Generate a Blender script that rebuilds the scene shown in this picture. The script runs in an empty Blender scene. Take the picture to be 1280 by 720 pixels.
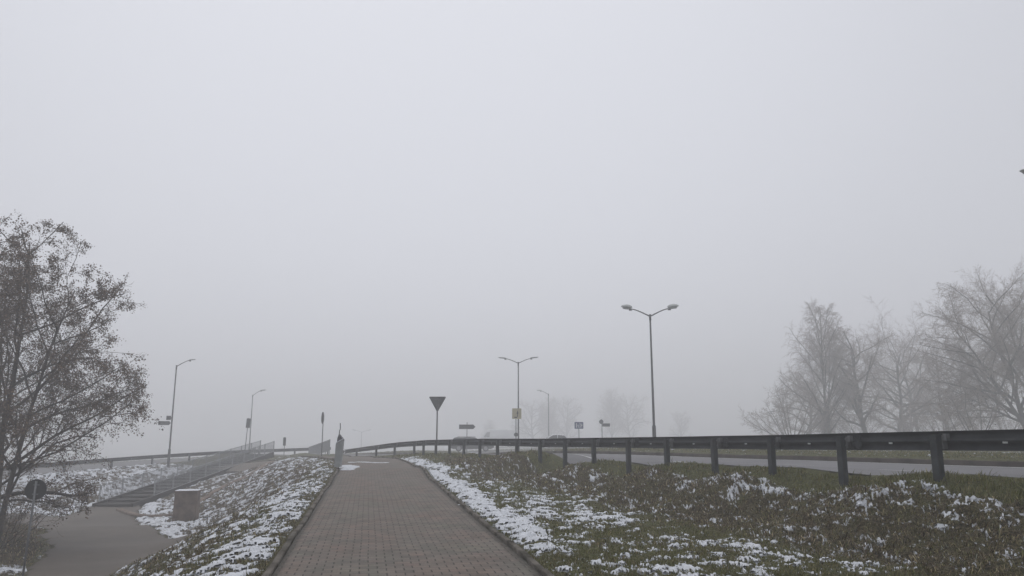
import bpy, bmesh, math, random
import numpy as np
from mathutils import Vector, Matrix

SC = bpy.context.scene
COL = SC.collection
PI = math.pi
R = math.radians

# ------------------------------------------------------------------ camera model
F = 950.0
TH = math.atan(185.0 / F)
EYE = 1.6
CT, ST = math.cos(TH), math.sin(TH)

def at(px, py, Y):
    u = (px - 640) / F; v = (360 - py) / F
    d = (u, CT - v * ST, ST + v * CT)
    t = Y / d[1]
    return Vector((d[0] * t, Y, EYE + d[2] * t))

def xat(px, Y, z=0.0):
    # world x seen at picture column px for a point at depth Y and height z
    return (px - 640) / F * (Y * CT + (z - EYE) * ST)

# ------------------------------------------------------------------ object helpers
def tag(o, label=None, cat=None, group=None, kind=None):
    if label: o['label'] = label
    if cat: o['category'] = cat
    if group: o['group'] = group
    if kind: o['kind'] = kind
    return o

def thing(name, label, cat, loc=(0, 0, 0), rz=0.0, group=None):
    o = bpy.data.objects.new(name, None)
    o.empty_display_size = 0.2
    COL.objects.link(o)
    o.location = loc; o.rotation_euler = (0, 0, rz)
    return tag(o, label, cat, group)

def link(name, me, m, parent=None, smooth=False):
    if m is not None: me.materials.append(m)
    if smooth:
        me.polygons.foreach_set('use_smooth', np.ones(len(me.polygons), dtype=bool))
    o = bpy.data.objects.new(name, me)
    COL.objects.link(o)
    if parent: o.parent = parent
    return o

def obj(name, bm, m, parent=None, smooth=False, bevel=0.0):
    if bevel > 0:
        bmesh.ops.bevel(bm, geom=[e for e in bm.edges if e.is_manifold and e.calc_face_angle(0) > 0.5],
                        offset=bevel, segments=2, affect='EDGES', clamp_overlap=True)
    bmesh.ops.recalc_face_normals(bm, faces=bm.faces)
    me = bpy.data.meshes.new(name)
    bm.to_mesh(me); bm.free()
    return link(name, me, m, parent, smooth)

def npmesh(name, verts, faces, fsize):
    """faces: (N, fsize) array"""
    me = bpy.data.meshes.new(name)
    n = len(faces)
    me.vertices.add(len(verts)); me.vertices.foreach_set('co', np.asarray(verts, dtype=np.float32).ravel())
    me.loops.add(n * fsize); me.loops.foreach_set('vertex_index', np.asarray(faces, dtype=np.int32).ravel())
    me.polygons.add(n)
    me.polygons.foreach_set('loop_start', np.arange(0, n * fsize, fsize, dtype=np.int32))
    me.update(calc_edges=True)
    me.validate()
    return me

def box(bm, x0, x1, y0, y1, z0, z1, M=None):
    vs = [bm.verts.new((x, y, z)) for x in (x0, x1) for y in (y0, y1) for z in (z0, z1)]
    if M is not None:
        for v in vs: v.co = M @ v.co
    for f in ((0, 1, 3, 2), (4, 6, 7, 5), (0, 4, 5, 1), (2, 3, 7, 6), (0, 2, 6, 4), (1, 5, 7, 3)):
        bm.faces.new([vs[i] for i in f])
    return vs

def tube(bm, pts, radii, n=10, cap=True):
    pts = [Vector(p) for p in pts]
    if not hasattr(radii, '__len__'): radii = [radii] * len(pts)
    rings = []
    prev = None
    for i, p in enumerate(pts):
        a = pts[max(i - 1, 0)]; b = pts[min(i + 1, len(pts) - 1)]
        d = (b - a).normalized()
        if prev is None:
            u = d.cross(Vector((0, 0, 1)))
            if u.length < 1e-3: u = Vector((1, 0, 0))
            u.normalize()
        else:
            u = (prev - d * prev.dot(d)).normalized()
        prev = u
        w = d.cross(u)
        rings.append([bm.verts.new(p + (u * math.cos(2 * PI * k / n) + w * math.sin(2 * PI * k / n)) * radii[i]) for k in range(n)])
    for i in range(len(rings) - 1):
        for k in range(n):
            bm.faces.new((rings[i][k], rings[i][(k + 1) % n], rings[i + 1][(k + 1) % n], rings[i + 1][k]))
    if cap:
        bm.faces.new(rings[0][::-1]); bm.faces.new(rings[-1])

def prism(bm, poly, y0, y1, M=None):
    """poly in xz, extruded along y"""
    a = [bm.verts.new((x, y0, z)) for x, z in poly]
    b = [bm.verts.new((x, y1, z)) for x, z in poly]
    if M is not None:
        for v in a + b: v.co = M @ v.co
    n = len(poly)
    bm.faces.new(a); bm.faces.new(b[::-1])
    for i in range(n):
        bm.faces.new((a[i], b[i], b[(i + 1) % n], a[(i + 1) % n]))

def circle(r, n=28, cx=0, cz=0, sx=1.0):
    return [(cx + sx * r * math.cos(2 * PI * k / n), cz + r * math.sin(2 * PI * k / n)) for k in range(n)]

def rounded_poly(pts, r, seg=4):
    out = []
    n = len(pts)
    for i in range(n):
        p = Vector(pts[i]); a = Vector(pts[i - 1]); b = Vector(pts[(i + 1) % n])
        pa = p + (a - p).normalized() * r; pb = p + (b - p).normalized() * r
        for k in range(seg + 1):
            t = k / seg
            q = pa * (1 - t) ** 2 + p * 2 * t * (1 - t) + pb * t * t
            out.append((q.x, q.y))
    return out

# ------------------------------------------------------------------ materials
def new_mat(name):
    m = bpy.data.materials.new(name); m.use_nodes = True
    nt = m.node_tree
    for n in list(nt.nodes): nt.nodes.remove(n)
    out = nt.nodes.new('ShaderNodeOutputMaterial')
    b = nt.nodes.new('ShaderNodeBsdfPrincipled')
    nt.links.new(b.outputs[0], out.inputs[0])
    return m, nt, b

def noise_node(nt, scale, detail=6, rough=0.6, vec=None, dim='3D'):
    n = nt.nodes.new('ShaderNodeTexNoise')
    n.inputs['Scale'].default_value = scale
    n.inputs['Detail'].default_value = detail
    n.inputs['Roughness'].default_value = rough
    if vec is not None: nt.links.new(vec, n.inputs['Vector'])
    return n

def ramp_node(nt, fac, stops):
    r = nt.nodes.new('ShaderNodeValToRGB')
    while len(r.color_ramp.elements) < len(stops): r.color_ramp.elements.new(0.5)
    for e, (p, c) in zip(r.color_ramp.elements, stops):
        e.position = p; e.color = (*c, 1) if len(c) == 3 else c
    nt.links.new(fac, r.inputs[0])
    return r

def mat(name, c1, c2=None, scale=3.0, rough=0.7, metal=0.0, bump=0.0, bscale=None, spec=0.3, lo=0.35, hi=0.65):
    m, nt, b = new_mat(name)
    tc = nt.nodes.new('ShaderNodeTexCoord')
    if c2 is None: c2 = tuple(x * 0.7 for x in c1)
    n = noise_node(nt, scale, vec=tc.outputs['Object'])
    r = ramp_node(nt, n.outputs[0], [(lo, c1), (hi, c2)])
    nt.links.new(r.outputs[0], b.inputs['Base Color'])
    b.inputs['Roughness'].default_value = rough
    b.inputs['Metallic'].default_value = metal
    b.inputs['Specular IOR Level'].default_value = spec
    if bump:
        n2 = noise_node(nt, bscale or scale * 5, vec=tc.outputs['Object'])
        bp = nt.nodes.new('ShaderNodeBump'); bp.inputs['Strength'].default_value = bump; bp.inputs['Distance'].default_value = 0.01
        nt.links.new(n2.outputs[0], bp.inputs['Height']); nt.links.new(bp.outputs[0], b.inputs['Normal'])
    return m

M = {}
M['galv'] = mat('galvanised_steel', (.19, .195, .20), (.12, .123, .127), 6, .6, .3, .3, 40)
M['rail'] = mat('weathered_rail_steel', (.055, .059, .063), (.030, .033, .036), 3, .6, .25, .3, 30)
M['post'] = mat('weathered_post_steel', (.062, .068, .072), (.032, .036, .038), 5, .65, .2, .3, 40)
M['pole'] = mat('painted_pole_grey', (.12, .125, .13), (.08, .083, .086), 2, .6, .2)
M['lamphead'] = mat('lamp_head_shell', (.55, .57, .56), (.42, .44, .43), 8, .5)
M['lens'] = mat('lamp_lens', (.55, .57, .57), (.45, .47, .47), 8, .25)
M['signback'] = mat('sign_back_grey', (.11, .115, .12), (.07, .073, .077), 6, .55, .3)
M['signdark'] = mat('sign_back_dark', (.05, .053, .056), (.03, .032, .034), 6, .6, .2)
M['yellow'] = mat('faded_yellow_board', (.50, .45, .30), (.42, .38, .26), 3, .6)
M['blue'] = mat('blue_sign_face', (.07, .11, .22), (.06, .09, .18), 3, .5)
M['white'] = mat('white_sign_face', (.75, .75, .75), (.65, .65, .65), 3, .5)
M['black'] = mat('black_mark', (.02, .02, .02), (.03, .03, .03), 3, .6)
M['concrete'] = mat('weathered_concrete', (.22, .165, .13), (.09, .072, .06), 2.6, .9, 0, .6, 25, lo=.35, hi=.7)
M['kerb'] = mat('kerb_concrete', (.135, .118, .10), (.05, .045, .034), 2.5, .9, 0, .8, 30, lo=.38, hi=.62)
M['darkkerb'] = mat('dirty_kerb', (.07, .055, .045), (.04, .033, .028), 2.5, .9, 0, .5, 30)
M['snowcap'] = mat('settled_snow', (.68, .70, .74), (.55, .57, .61), 6, .8, 0, .4, 40)
M['fence'] = mat('fence_steel_paint', (.34, .35, .36), (.24, .25, .26), 5, .6, .2)
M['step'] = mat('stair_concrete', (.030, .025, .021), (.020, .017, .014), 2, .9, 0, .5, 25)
M['cabinet'] = mat('grey_cabinet', (.34, .355, .355), (.24, .25, .25), 4, .6, .1, .2, 30)
M['cabdark'] = mat('cabinet_top', (.11, .115, .12), (.07, .07, .075), 4, .7)
M['cardark'] = mat('dark_car_paint', (.03, .032, .036), (.025, .027, .03), 2, .3, .3, spec=.5)
M['carwhite'] = mat('white_car_paint', (.75, .76, .77), (.68, .69, .7), 2, .35, 0, spec=.5)
M['glass'] = mat('car_glass', (.02, .022, .025), (.018, .02, .022), 2, .1, 0, spec=.5)
M['tyre'] = mat('tyre_rubber', (.02, .02, .02), (.03, .03, .03), 5, .8)
M['rim'] = mat('alloy_rim', (.35, .35, .36), (.25, .25, .26), 5, .35, .6)
M['red'] = mat('tail_lamp', (.3, .02, .02), (.25, .015, .015), 5, .3)
M['bark'] = mat('wet_bark', (.085, .075, .066), (.045, .040, .036), 5, .9, 0, .5, 20)
M['birch'] = mat('birch_bark', (.30, .28, .26), (.08, .07, .065), 4, .85, 0, .3, 20)
M['twig'] = mat('twig_bark', (.10, .080, .066), (.065, .052, .043), 3, .9)
M['hazetwig'] = mat('haze_paled_twig', (.34, .29, .255), (.23, .195, .17), 1.5, .9)  # brown twigs with part of the fog's paleness put into their colour

def leaf_mat(name, a, b_):
    m, nt, b = new_mat(name)
    at_ = nt.nodes.new('ShaderNodeAttribute'); at_.attribute_name = 'shade'
    r = ramp_node(nt, at_.outputs['Fac'], [(0.0, a), (1.0, b_)])
    nt.links.new(r.outputs[0], b.inputs['Base Color'])
    b.inputs['Roughness'].default_value = .75
    b.inputs['Specular IOR Level'].default_value = .2
    return m
M['leaf'] = leaf_mat('withered_leaf', (.070, .050, .037), (.25, .178, .128))
M['leaf2'] = leaf_mat('pale_withered_leaf', (.09, .072, .058), (.22, .17, .13))

def brick_path_mat():
    m, nt, b = new_mat('brick_pavers')
    uv = nt.nodes.new('ShaderNodeUVMap'); uv.uv_map = 'UVMap'
    def math_(op, a=None, bb=None, c=None):
        n = nt.nodes.new('ShaderNodeMath'); n.operation = op
        for k, v in enumerate((a, bb, c)):
            if v is None: continue
            if isinstance(v, (int, float)): n.inputs[k].default_value = v
            else: nt.links.new(v, n.inputs[k])
        return n.outputs[0]
    nw = noise_node(nt, 1.3, 3, .5, uv.outputs[0])
    sub = nt.nodes.new('ShaderNodeVectorMath'); sub.operation = 'MULTIPLY_ADD'
    sub.inputs[1].default_value = (.03, .03, 0)
    nt.links.new(nw.outputs['Color'], sub.inputs[0]); nt.links.new(uv.outputs[0], sub.inputs[2])
    sp = nt.nodes.new('ShaderNodeSeparateXYZ'); nt.links.new(sub.outputs[0], sp.inputs[0])
    RHT, BW = .135, .198
    ru = math_('DIVIDE', sp.outputs[0], RHT); row = math_('FLOOR', ru); fu = math_('FRACT', ru)
    half = math_('MULTIPLY', math_('MODULO', row, 2.0), .5)
    rv = math_('ADD', math_('DIVIDE', sp.outputs[1], BW), half); colm = math_('FLOOR', rv); fv = math_('FRACT', rv)
    # distance to the joints in metres; the cross joints are open and dark, the long ones tight
    du = math_('MULTIPLY', math_('SUBTRACT', .5, math_('ABSOLUTE', math_('SUBTRACT', fu, .5))), RHT)
    dv = math_('MULTIPLY', math_('SUBTRACT', .5, math_('ABSOLUTE', math_('SUBTRACT', fv, .5))), BW)
    nj = noise_node(nt, 9, 3, .6, uv.outputs[0])
    wv = math_('MULTIPLY_ADD', nj.outputs[0], .022, -.0015)
    jv = math_('SUBTRACT', 1.0, math_('SMOOTHSTEP' if False else 'MINIMUM', 1.0, math_('MAXIMUM', 0.0, math_('DIVIDE', math_('SUBTRACT', dv, math_('MULTIPLY', wv, .45)), .006))))
    ju = math_('SUBTRACT', 1.0, math_('MINIMUM', 1.0, math_('MAXIMUM', 0.0, math_('DIVIDE', math_('SUBTRACT', du, .0012), .006))))
    joint = math_('MAXIMUM', jv, math_('MULTIPLY', ju, .62))
    cv = nt.nodes.new('ShaderNodeCombineXYZ'); nt.links.new(row, cv.inputs[0]); nt.links.new(colm, cv.inputs[1])
    wn = nt.nodes.new('ShaderNodeTexWhiteNoise'); wn.noise_dimensions = '2D'; nt.links.new(cv.outputs[0], wn.inputs['Vector'])
    base = ramp_node(nt, wn.outputs['Value'], [(0, (.108, .094, .080)), (.5, (.136, .118, .101)), (.85, (.152, .125, .105)), (1, (.150, .116, .101))])
    n1 = noise_node(nt, .9, 4, .6, uv.outputs[0])
    r1 = ramp_node(nt, n1.outputs[0], [(.30, (.90, 1.0, .92)), (.48, (1, 1, 1)), (.66, (1.07, .955, .915))])
    n2 = noise_node(nt, 2.2, 7, .7, uv.outputs[0])
    r2 = ramp_node(nt, n2.outputs[0], [(.30, (.62, .65, .64)), (.48, (.92, .92, .91)), (.72, (1.14, 1.13, 1.12))])
    n3 = noise_node(nt, 55, 4, .7, uv.outputs[0])
    r3 = ramp_node(nt, n3.outputs[0], [(.3, (.72, .72, .72)), (.7, (1.25, 1.25, 1.25))])
    cur = base.outputs[0]
    for r in (r1, r2, r3):
        mx = nt.nodes.new('ShaderNodeMix'); mx.data_type = 'RGBA'; mx.blend_type = 'MULTIPLY'; mx.inputs[0].default_value = 1
        nt.links.new(cur, mx.inputs[6]); nt.links.new(r.outputs[0], mx.inputs[7]); cur = mx.outputs[2]
    mj = nt.nodes.new('ShaderNodeMix'); mj.data_type = 'RGBA'
    nt.links.new(joint, mj.inputs[0]); nt.links.new(cur, mj.inputs[6]); mj.inputs[7].default_value = (.028, .024, .020, 1); cur = mj.outputs[2]
    ed = nt.nodes.new('ShaderNodeAttribute'); ed.attribute_name = 'edge'
    ne = noise_node(nt, 7, 5, .7, uv.outputs[0])
    ma = math_('MULTIPLY_ADD', ne.outputs[0], .16, ed.outputs['Fac'])
    re = ramp_node(nt, math_('SUBTRACT', ma, .5), [(.50, (0, 0, 0)), (.575, (1, 1, 1))])
    mx4 = nt.nodes.new('ShaderNodeMix'); mx4.data_type = 'RGBA'
    nt.links.new(re.outputs[0], mx4.inputs[0]); nt.links.new(cur, mx4.inputs[6])
    mx4.inputs[7].default_value = (.030, .026, .018, 1)
    nt.links.new(mx4.outputs[2], b.inputs['Base Color'])
    b.inputs['Roughness'].default_value = .75
    b.inputs['Specular IOR Level'].default_value = .22
    hgt = math_('MULTIPLY_ADD', n3.outputs[0], .35, math_('SUBTRACT', 1.0, joint))
    bp = nt.nodes.new('ShaderNodeBump'); bp.inputs['Strength'].default_value = .8; bp.inputs['Distance'].default_value = .006
    nt.links.new(hgt, bp.inputs['Height']); nt.links.new(bp.outputs[0], b.inputs['Normal'])
    return m
M['brick'] = brick_path_mat()

def asphalt_mat(name, a, b_, c):
    m, nt, b = new_mat(name)
    tc = nt.nodes.new('ShaderNodeTexCoord')
    n1 = noise_node(nt, .35, 6, .65, tc.outputs['Object'])
    r1 = ramp_node(nt, n1.outputs[0], [(.3, a), (.52, b_), (.72, c)])
    n2 = noise_node(nt, 45, 5, .8, tc.outputs['Object'])
    r2 = ramp_node(nt, n2.outputs[0], [(.3, (.7, .7, .7)), (.7, (1.3, 1.3, 1.3))])
    mx = nt.nodes.new('ShaderNodeMix'); mx.data_type = 'RGBA'; mx.blend_type = 'MULTIPLY'; mx.inputs[0].default_value = 1
    nt.links.new(r1.outputs[0], mx.inputs[6]); nt.links.new(r2.outputs[0], mx.inputs[7])
    nt.links.new(mx.outputs[2], b.inputs['Base Color'])
    b.inputs['Roughness'].default_value = .7
    b.inputs['Specular IOR Level'].default_value = .3
    bp = nt.nodes.new('ShaderNodeBump'); bp.inputs['Strength'].default_value = .5; bp.inputs['Distance'].default_value = .008
    nt.links.new(n2.outputs[0], bp.inputs['Height']); nt.links.new(bp.outputs[0], b.inputs['Normal'])
    return m
M['asphalt'] = asphalt_mat('road_asphalt', (.10, .10, .105), (.125, .122, .128), (.15, .145, .15))
M['oldasphalt'] = asphalt_mat('old_path_asphalt', (.052, .042, .032), (.078, .063, .050), (.110, .090, .073))
M['marking'] = mat('road_paint', (.62, .62, .62), (.4, .4, .4), 4, .7)

def ground_mat():
    m, nt, b = new_mat('grassy_ground')
    tc = nt.nodes.new('ShaderNodeTexCoord')
    at_ = nt.nodes.new('ShaderNodeAttribute'); at_.attribute_name = 'green'
    n1 = noise_node(nt, 3.5, 7, .7, tc.outputs['Object'])
    n2 = noise_node(nt, 28, 6, .75, tc.outputs['Object'])
    ra = ramp_node(nt, n2.outputs[0], [(.30, (.010, .008, .006)), (.46, (.040, .032, .022)), (.58, (.105, .082, .052)), (.72, (.20, .16, .105))])
    rb = ramp_node(nt, n2.outputs[0], [(.30, (.018, .019, .009)), (.46, (.062, .066, .027)), (.60, (.115, .115, .050)), (.74, (.20, .18, .10))])
    ma = nt.nodes.new('ShaderNodeMath'); ma.operation = 'ADD'
    sb = nt.nodes.new('ShaderNodeMath'); sb.operation = 'MULTIPLY_ADD'; sb.inputs[1].default_value = 2.2; sb.inputs[2].default_value = -1.1
    nt.links.new(n1.outputs[0], sb.inputs[0])
    nt.links.new(sb.outputs[0], ma.inputs[0]); nt.links.new(at_.outputs['Fac'], ma.inputs[1])
    ma.use_clamp = True
    mx = nt.nodes.new('ShaderNodeMix'); mx.data_type = 'RGBA'
    nt.links.new(ma.outputs[0], mx.inputs[0]); nt.links.new(ra.outputs[0], mx.inputs[6]); nt.links.new(rb.outputs[0], mx.inputs[7])
    fa = nt.nodes.new('ShaderNodeAttribute'); fa.attribute_name = 'frost'
    n4 = noise_node(nt, 38, 6, .8, tc.outputs['Object'])
    fm = nt.nodes.new('ShaderNodeMath'); fm.operation = 'MULTIPLY_ADD'; fm.inputs[1].default_value = .42
    nt.links.new(fa.outputs['Fac'], fm.inputs[0]); nt.links.new(n4.outputs[0], fm.inputs[2])
    fr = ramp_node(nt, fm.outputs[0], [(.72, (0, 0, 0)), (.86, (1, 1, 1))])
    mf = nt.nodes.new('ShaderNodeMix'); mf.data_type = 'RGBA'
    nt.links.new(fr.outputs[0], mf.inputs[0]); nt.links.new(mx.outputs[2], mf.inputs[6]); mf.inputs[7].default_value = (.48, .50, .54, 1)
    nt.links.new(mf.outputs[2], b.inputs['Base Color'])
    b.inputs['Roughness'].default_value = .95
    b.inputs['Specular IOR Level'].default_value = .1
    bp = nt.nodes.new('ShaderNodeBump'); bp.inputs['Strength'].default_value = 1; bp.inputs['Distance'].default_value = .03
    nt.links.new(n2.outputs[0], bp.inputs['Height']); nt.links.new(bp.outputs[0], b.inputs['Normal'])
    return m
M['ground'] = ground_mat()

def snow_mat():
    m, nt, b = new_mat('patchy_snow')
    tc = nt.nodes.new('ShaderNodeTexCoord')
    n = noise_node(nt, 9, 6, .7, tc.outputs['Object'])
    r = ramp_node(nt, n.outputs[0], [(.3, (.36, .375, .40)), (.48, (.53, .55, .585)), (.62, (.66, .68, .72))])
    nt.links.new(r.outputs[0], b.inputs['Base Color'])
    b.inputs['Roughness'].default_value = .8
    b.inputs['Specular IOR Level'].default_value = .2
    n2 = noise_node(nt, 55, 5, .7, tc.outputs['Object'])
    bp = nt.nodes.new('ShaderNodeBump'); bp.inputs['Strength'].default_value = .7; bp.inputs['Distance'].default_value = .02
    nt.links.new(n2.outputs[0], bp.inputs['Height']); nt.links.new(bp.outputs[0], b.inputs['Normal'])
    return m
M['snow'] = snow_mat()

def blade_mat():
    m, nt, b = new_mat('grass_blade')
    at_ = nt.nodes.new('ShaderNodeAttribute'); at_.attribute_name = 'tint'
    nt.links.new(at_.outputs['Color'], b.inputs['Base Color'])
    b.inputs['Roughness'].default_value = .8
    b.inputs['Specular IOR Level'].default_value = .15
    return m
M['blade'] = blade_mat()

# ------------------------------------------------------------------ numpy noise
def _hash(ix, iy, seed):
    h = (ix.astype(np.int64) * 374761393 + iy.astype(np.int64) * 668265263 + seed * 974634777) & 0xFFFFFFFF
    h = ((h ^ (h >> 13)) * 1274126177) & 0xFFFFFFFF
    return ((h ^ (h >> 16)) & 0xFFFF) / 65535.0 * 2 * PI

def perlin(x, y, seed=0):
    ix = np.floor(x); iy = np.floor(y); fx = x - ix; fy = y - iy
    u = fx * fx * fx * (fx * (fx * 6 - 15) + 10); v = fy * fy * fy * (fy * (fy * 6 - 15) + 10)
    def g(dx, dy):
        a = _hash(ix + dx, iy + dy, seed)
        return np.cos(a) * (fx - dx) + np.sin(a) * (fy - dy)
    n00 = g(0, 0); n10 = g(1, 0); n01 = g(0, 1); n11 = g(1, 1)
    return ((n00 * (1 - u) + n10 * u) * (1 - v) + (n01 * (1 - u) + n11 * u) * v) * 1.5

def fbm(x, y, scale, octv, seed=0, gain=.5):
    s = np.zeros_like(x); a = 1.0; f = 1.0 / scale; tot = 0
    for o in range(octv):
        s += a * perlin(x * f + 13.7 * o, y * f - 7.3 * o, seed + o * 17)
        tot += a * a; a *= gain; f *= 2.03
    return s / math.sqrt(tot) / .42      # about unit variance

def sstep(a, b, x):
    t = np.clip((x - a) / (b - a), 0, 1)
    return t * t * (3 - 2 * t)

# ------------------------------------------------------------------ guide lines of the place
def densify(pts, step=.5):
    """Catmull-Rom through pts (n-d), resampled evenly"""
    P = np.array(pts, dtype=float)
    P = np.vstack([2 * P[0] - P[1], P, 2 * P[-1] - P[-2]])
    out = []
    for i in range(1, len(P) - 2):
        p0, p1, p2, p3 = P[i - 1], P[i], P[i + 1], P[i + 2]
        n = max(2, int(np.linalg.norm(p2 - p1) / (step * .5)))
        for k in range(n):
            t = k / n
            out.append(.5 * (2 * p1 + (p2 - p0) * t + (2 * p0 - 5 * p1 + 4 * p2 - p3) * t * t + (3 * p1 - p0 - 3 * p2 + p3) * t ** 3))
    out.append(P[-2])
    out = np.array(out)
    s = np.r_[0, np.cumsum(np.linalg.norm(np.diff(out[:, :2], axis=0), axis=1))]
    q = np.linspace(0, s[-1], max(2, int(s[-1] / step)))
    return np.stack([np.interp(q, s, out[:, k]) for k in range(out.shape[1])], 1)

def normals2(P):
    d = np.gradient(P[:, :2], axis=0); d /= np.linalg.norm(d, axis=1)[:, None]
    return np.stack([d[:, 1], -d[:, 0]], 1)      # right-hand side of travel

def offset_line(P, off):
    n = normals2(P); Q = P.copy(); Q[:, :2] += n * off
    return Q

def sdist(x, y, P):
    """signed distance (+ right) to the polyline and arc length"""
    if len(P) > 60: P = P[np.unique(np.r_[np.arange(0, len(P), 3), len(P) - 1])]
    best = np.full(x.shape, 1e9); sg = np.zeros(x.shape); sa = np.zeros(x.shape)
    s = 0.0
    for i in range(len(P) - 1):
        ax, ay = P[i, 0], P[i, 1]; dx, dy = P[i + 1, 0] - ax, P[i + 1, 1] - ay
        L = math.hypot(dx, dy)
        if L < 1e-9: continue
        t = np.clip(((x - ax) * dx + (y - ay) * dy) / L ** 2, 0, 1)
        ex = x - ax - t * dx; ey = y - ay - t * dy
        d = np.hypot(ex, ey)
        m = d < best
        best = np.where(m, d, best)
        sg = np.where(m, np.sign(dy * ex - dx * ey), sg)
        sa = np.where(m, s + t * L, sa)
        s += L
    return best * np.where(sg == 0, 1, sg), sa

PW = 1.45
path_c = [(.95, -14 + 11 * .0, 0)]
path_ctrl = [(3.1, -14, -.05), (1.23, -4, -.03), (.48, 0, 0), (-1.03, 8.1, .10), (-2.33, 15.1, .18), (-3.25, 20, .25), (-4.5, 26.7, .34), (-5.15, 30, .40),
             (-6.5, 36, .46), (-8.0, 41.3, .45), (-10.1, 46.2, .40), (-12.6, 50.4, .30), (-16.2, 54.2, .12), (-22, 58, -.1)]
PATH = densify(path_ctrl, .5)

rail_px = [(1168, 540.5, 11.5), (1050, 543, 13.4), (963, 545, 15.3), (892, 546, 17.2), (833, 547, 19.2), (785, 547.5, 21.1),
           (742, 548, 23.1), (706, 548.5, 25), (675, 549, 27), (646, 549, 29), (622, 549, 31), (600, 549, 33), (580, 549.3, 35),
           (562, 549.8, 36.8), (545, 550.2, 38.7), (529.6, 550.6, 40.6), (518, 551.5, 42.3), (493.5, 553.5, 45.5), (470.5, 556.5, 49), (446, 560, 53), (428, 562.5, 57)]
RH = .70
posts = []
for px, py, Y in rail_px:
    p = at(px, py, Y); posts.append((p.x, p.y, p.z - RH))
p0, p1 = np.array(posts[0]), np.array(posts[1])
ext = []
for k in range(1, 4): ext.append(tuple(p0 + (p0 - p1) * k * 1.03 + np.array([.02 * k * k, 0, -.0])))
rail_posts = ext[::-1] + posts
far_ctrl = [(-14.5, 62, .1), (-19, 69, -.1), (-27, 80, -.6), (-45, 105, -2)]
near_ctrl = [(p0[0] + 20, p0[1] - 52, p0[2] + .1), (p0[0] + 10.3, p0[1] - 27, p0[2] + .1)]
GUIDE = densify(near_ctrl + ext[::-1] + posts + far_ctrl, 1.0)
RAILP = densify(rail_posts, .5)

railB_px = [(415, 559, 79), (300, 563.2, 70.5), (212, 568, 63), (125, 574, 56.5), (60, 579, 52.5)]
RB = []
for px, py, Y in railB_px:
    p = at(px, py, Y); RB.append((p.x, p.y, p.z - RH))
RB.append(tuple(2 * np.array(RB[-1]) - np.array(RB[-2]) * 1.0))
RAILB = densify(RB, .5)

# lower path outline (seen down on the left)
def low(px, py, z): 
    v = (360 - py) / F; u = (px - 640) / F
    d = (u, CT - v * ST, ST + v * CT); t = (z - EYE) / d[2]
    return (u * t, d[1] * t)
def lowz(Y): return -1.8 - .3 * sstep(20, 42, Y)

# ------------------------------------------------------------------ macro terrain: thin-plate spline through surveyed heights
CP = []
def cp(x, y, z): CP.append((x, y, z))
for Y in (-14, -4, 4, 8, 12, 16, 20, 25, 30, 35, 40, 45, 49):
    i = int(np.argmin(abs(PATH[:, 1] - Y))); n = normals2(PATH)[i]; c = PATH[i]
    for o, dz in ((-PW - .15, 0), (0, 0), (PW + .15, 0)):
        cp(c[0] + n[0] * o, c[1] + n[1] * o, c[2] + dz)
    if Y <= 46: cp(c[0] - n[0] * (PW + 1.1), c[1] - n[1] * (PW + 1.1), c[2] - .16)
for k, p in enumerate(GUIDE[::4]):
    n = normals2(GUIDE)[::4][k]
    for o, dz in ((-.5, -.12), (0, 0), (3, 0), (8, .0), (15, 0), (26, .1)):
        if p[1] > 60 and abs(o) > 14: continue
        cp(p[0] + n[0] * o, p[1] + n[1] * o, p[2] + dz)
for px, py, z in ((1190, 716, .12), (1065, 687, .10), (940, 662, .08), (892, 650, .10), (807, 633, .13), (743, 613, .2), (680, 592, .35)):
    x, y = low(px, py, z); cp(x, y, z); cp(x - .9, y, z + .0)
cp(5.6, 4.5, .1); cp(8, -4, .1)
for x_, y_, z_ in ((-8, 80, .02), (-4, 80, .02), (0, 80.5, .1), (4.5, 84, .34), (10, 85, .4), (-3, 150, -.57), (-3, 180, -1.0), (8, 180, -1.0), (30, 80, .5), (42, 90, .5), (60, 92, .6), (50, 70, .6), (52, 121, .4), (66, 116, .5), (20, 95, .4), (30, 140, -.2), (15, 240, -2.0), (45, 300, -2.0), (15, 320, -2.5)): cp(x_, y_, z_)
for px, py in ((135, 720), (200, 690), (275, 660)):
    x, y = low(px, py, -1.8); cp(x, y, lowz(y)); cp(x - 2, y + .5, lowz(y))
for x, y, z in ((-8.9, 14, -1.8), (-8, 9, -1.8), (-7, 2, -1.8), (-5, -10, -1.7), (-11.7, 31, -1.9), (-13.4, 34.5, -1.95), (-14.6, 33, -2.0), (-16, 38, -2.0), (-18.6, 43, -1.9),
                (-11, 12, -1.8), (-15, 10, -1.8), (-15, 20, -1.8), (-19, 26, -1.85), (-14, 26, -1.9), (-18, 32, -2.0), (-25, 34, -2.0), (-30, 28, -1.8), (-36, 22, -1.7), (-22, 14, -1.7),
                (-24.5, 41, -2.1), (-30, 42, -2.1), (-38, 40, -2.0), (-19.6, 54, -1.0), (-19.4, 62, -.25), (-17.5, 56, -.25), (-15.5, 50, -.1), (-13.8, 46.5, .05), (-17, 61, .12),
                (-21.3, 42, -2.1), (-21.3, 48, -1.55), (-21.3, 54, -1.0), (-21.3, 60, -.45), (-21.3, 66, .1), (-25, 66, .05), (-14, 41, -.7), (-16.5, 46, -1.1), (-12.3, 37, -.9),
                (-24.5, 47, -1.4), (-26, 55, -.75), (-31, 50, -.95), (-19, 70, .1)):
    cp(x, y, z)
for p in RAILB[::6]:
    n = normals2(RAILB)[0]
    cp(p[0], p[1], p[2]); cp(p[0] + n[0] * 1.0, p[1] + n[1] * 1.0, p[2]); cp(p[0] + n[0] * 9, p[1] + n[1] * 9, p[2] - .1)
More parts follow.
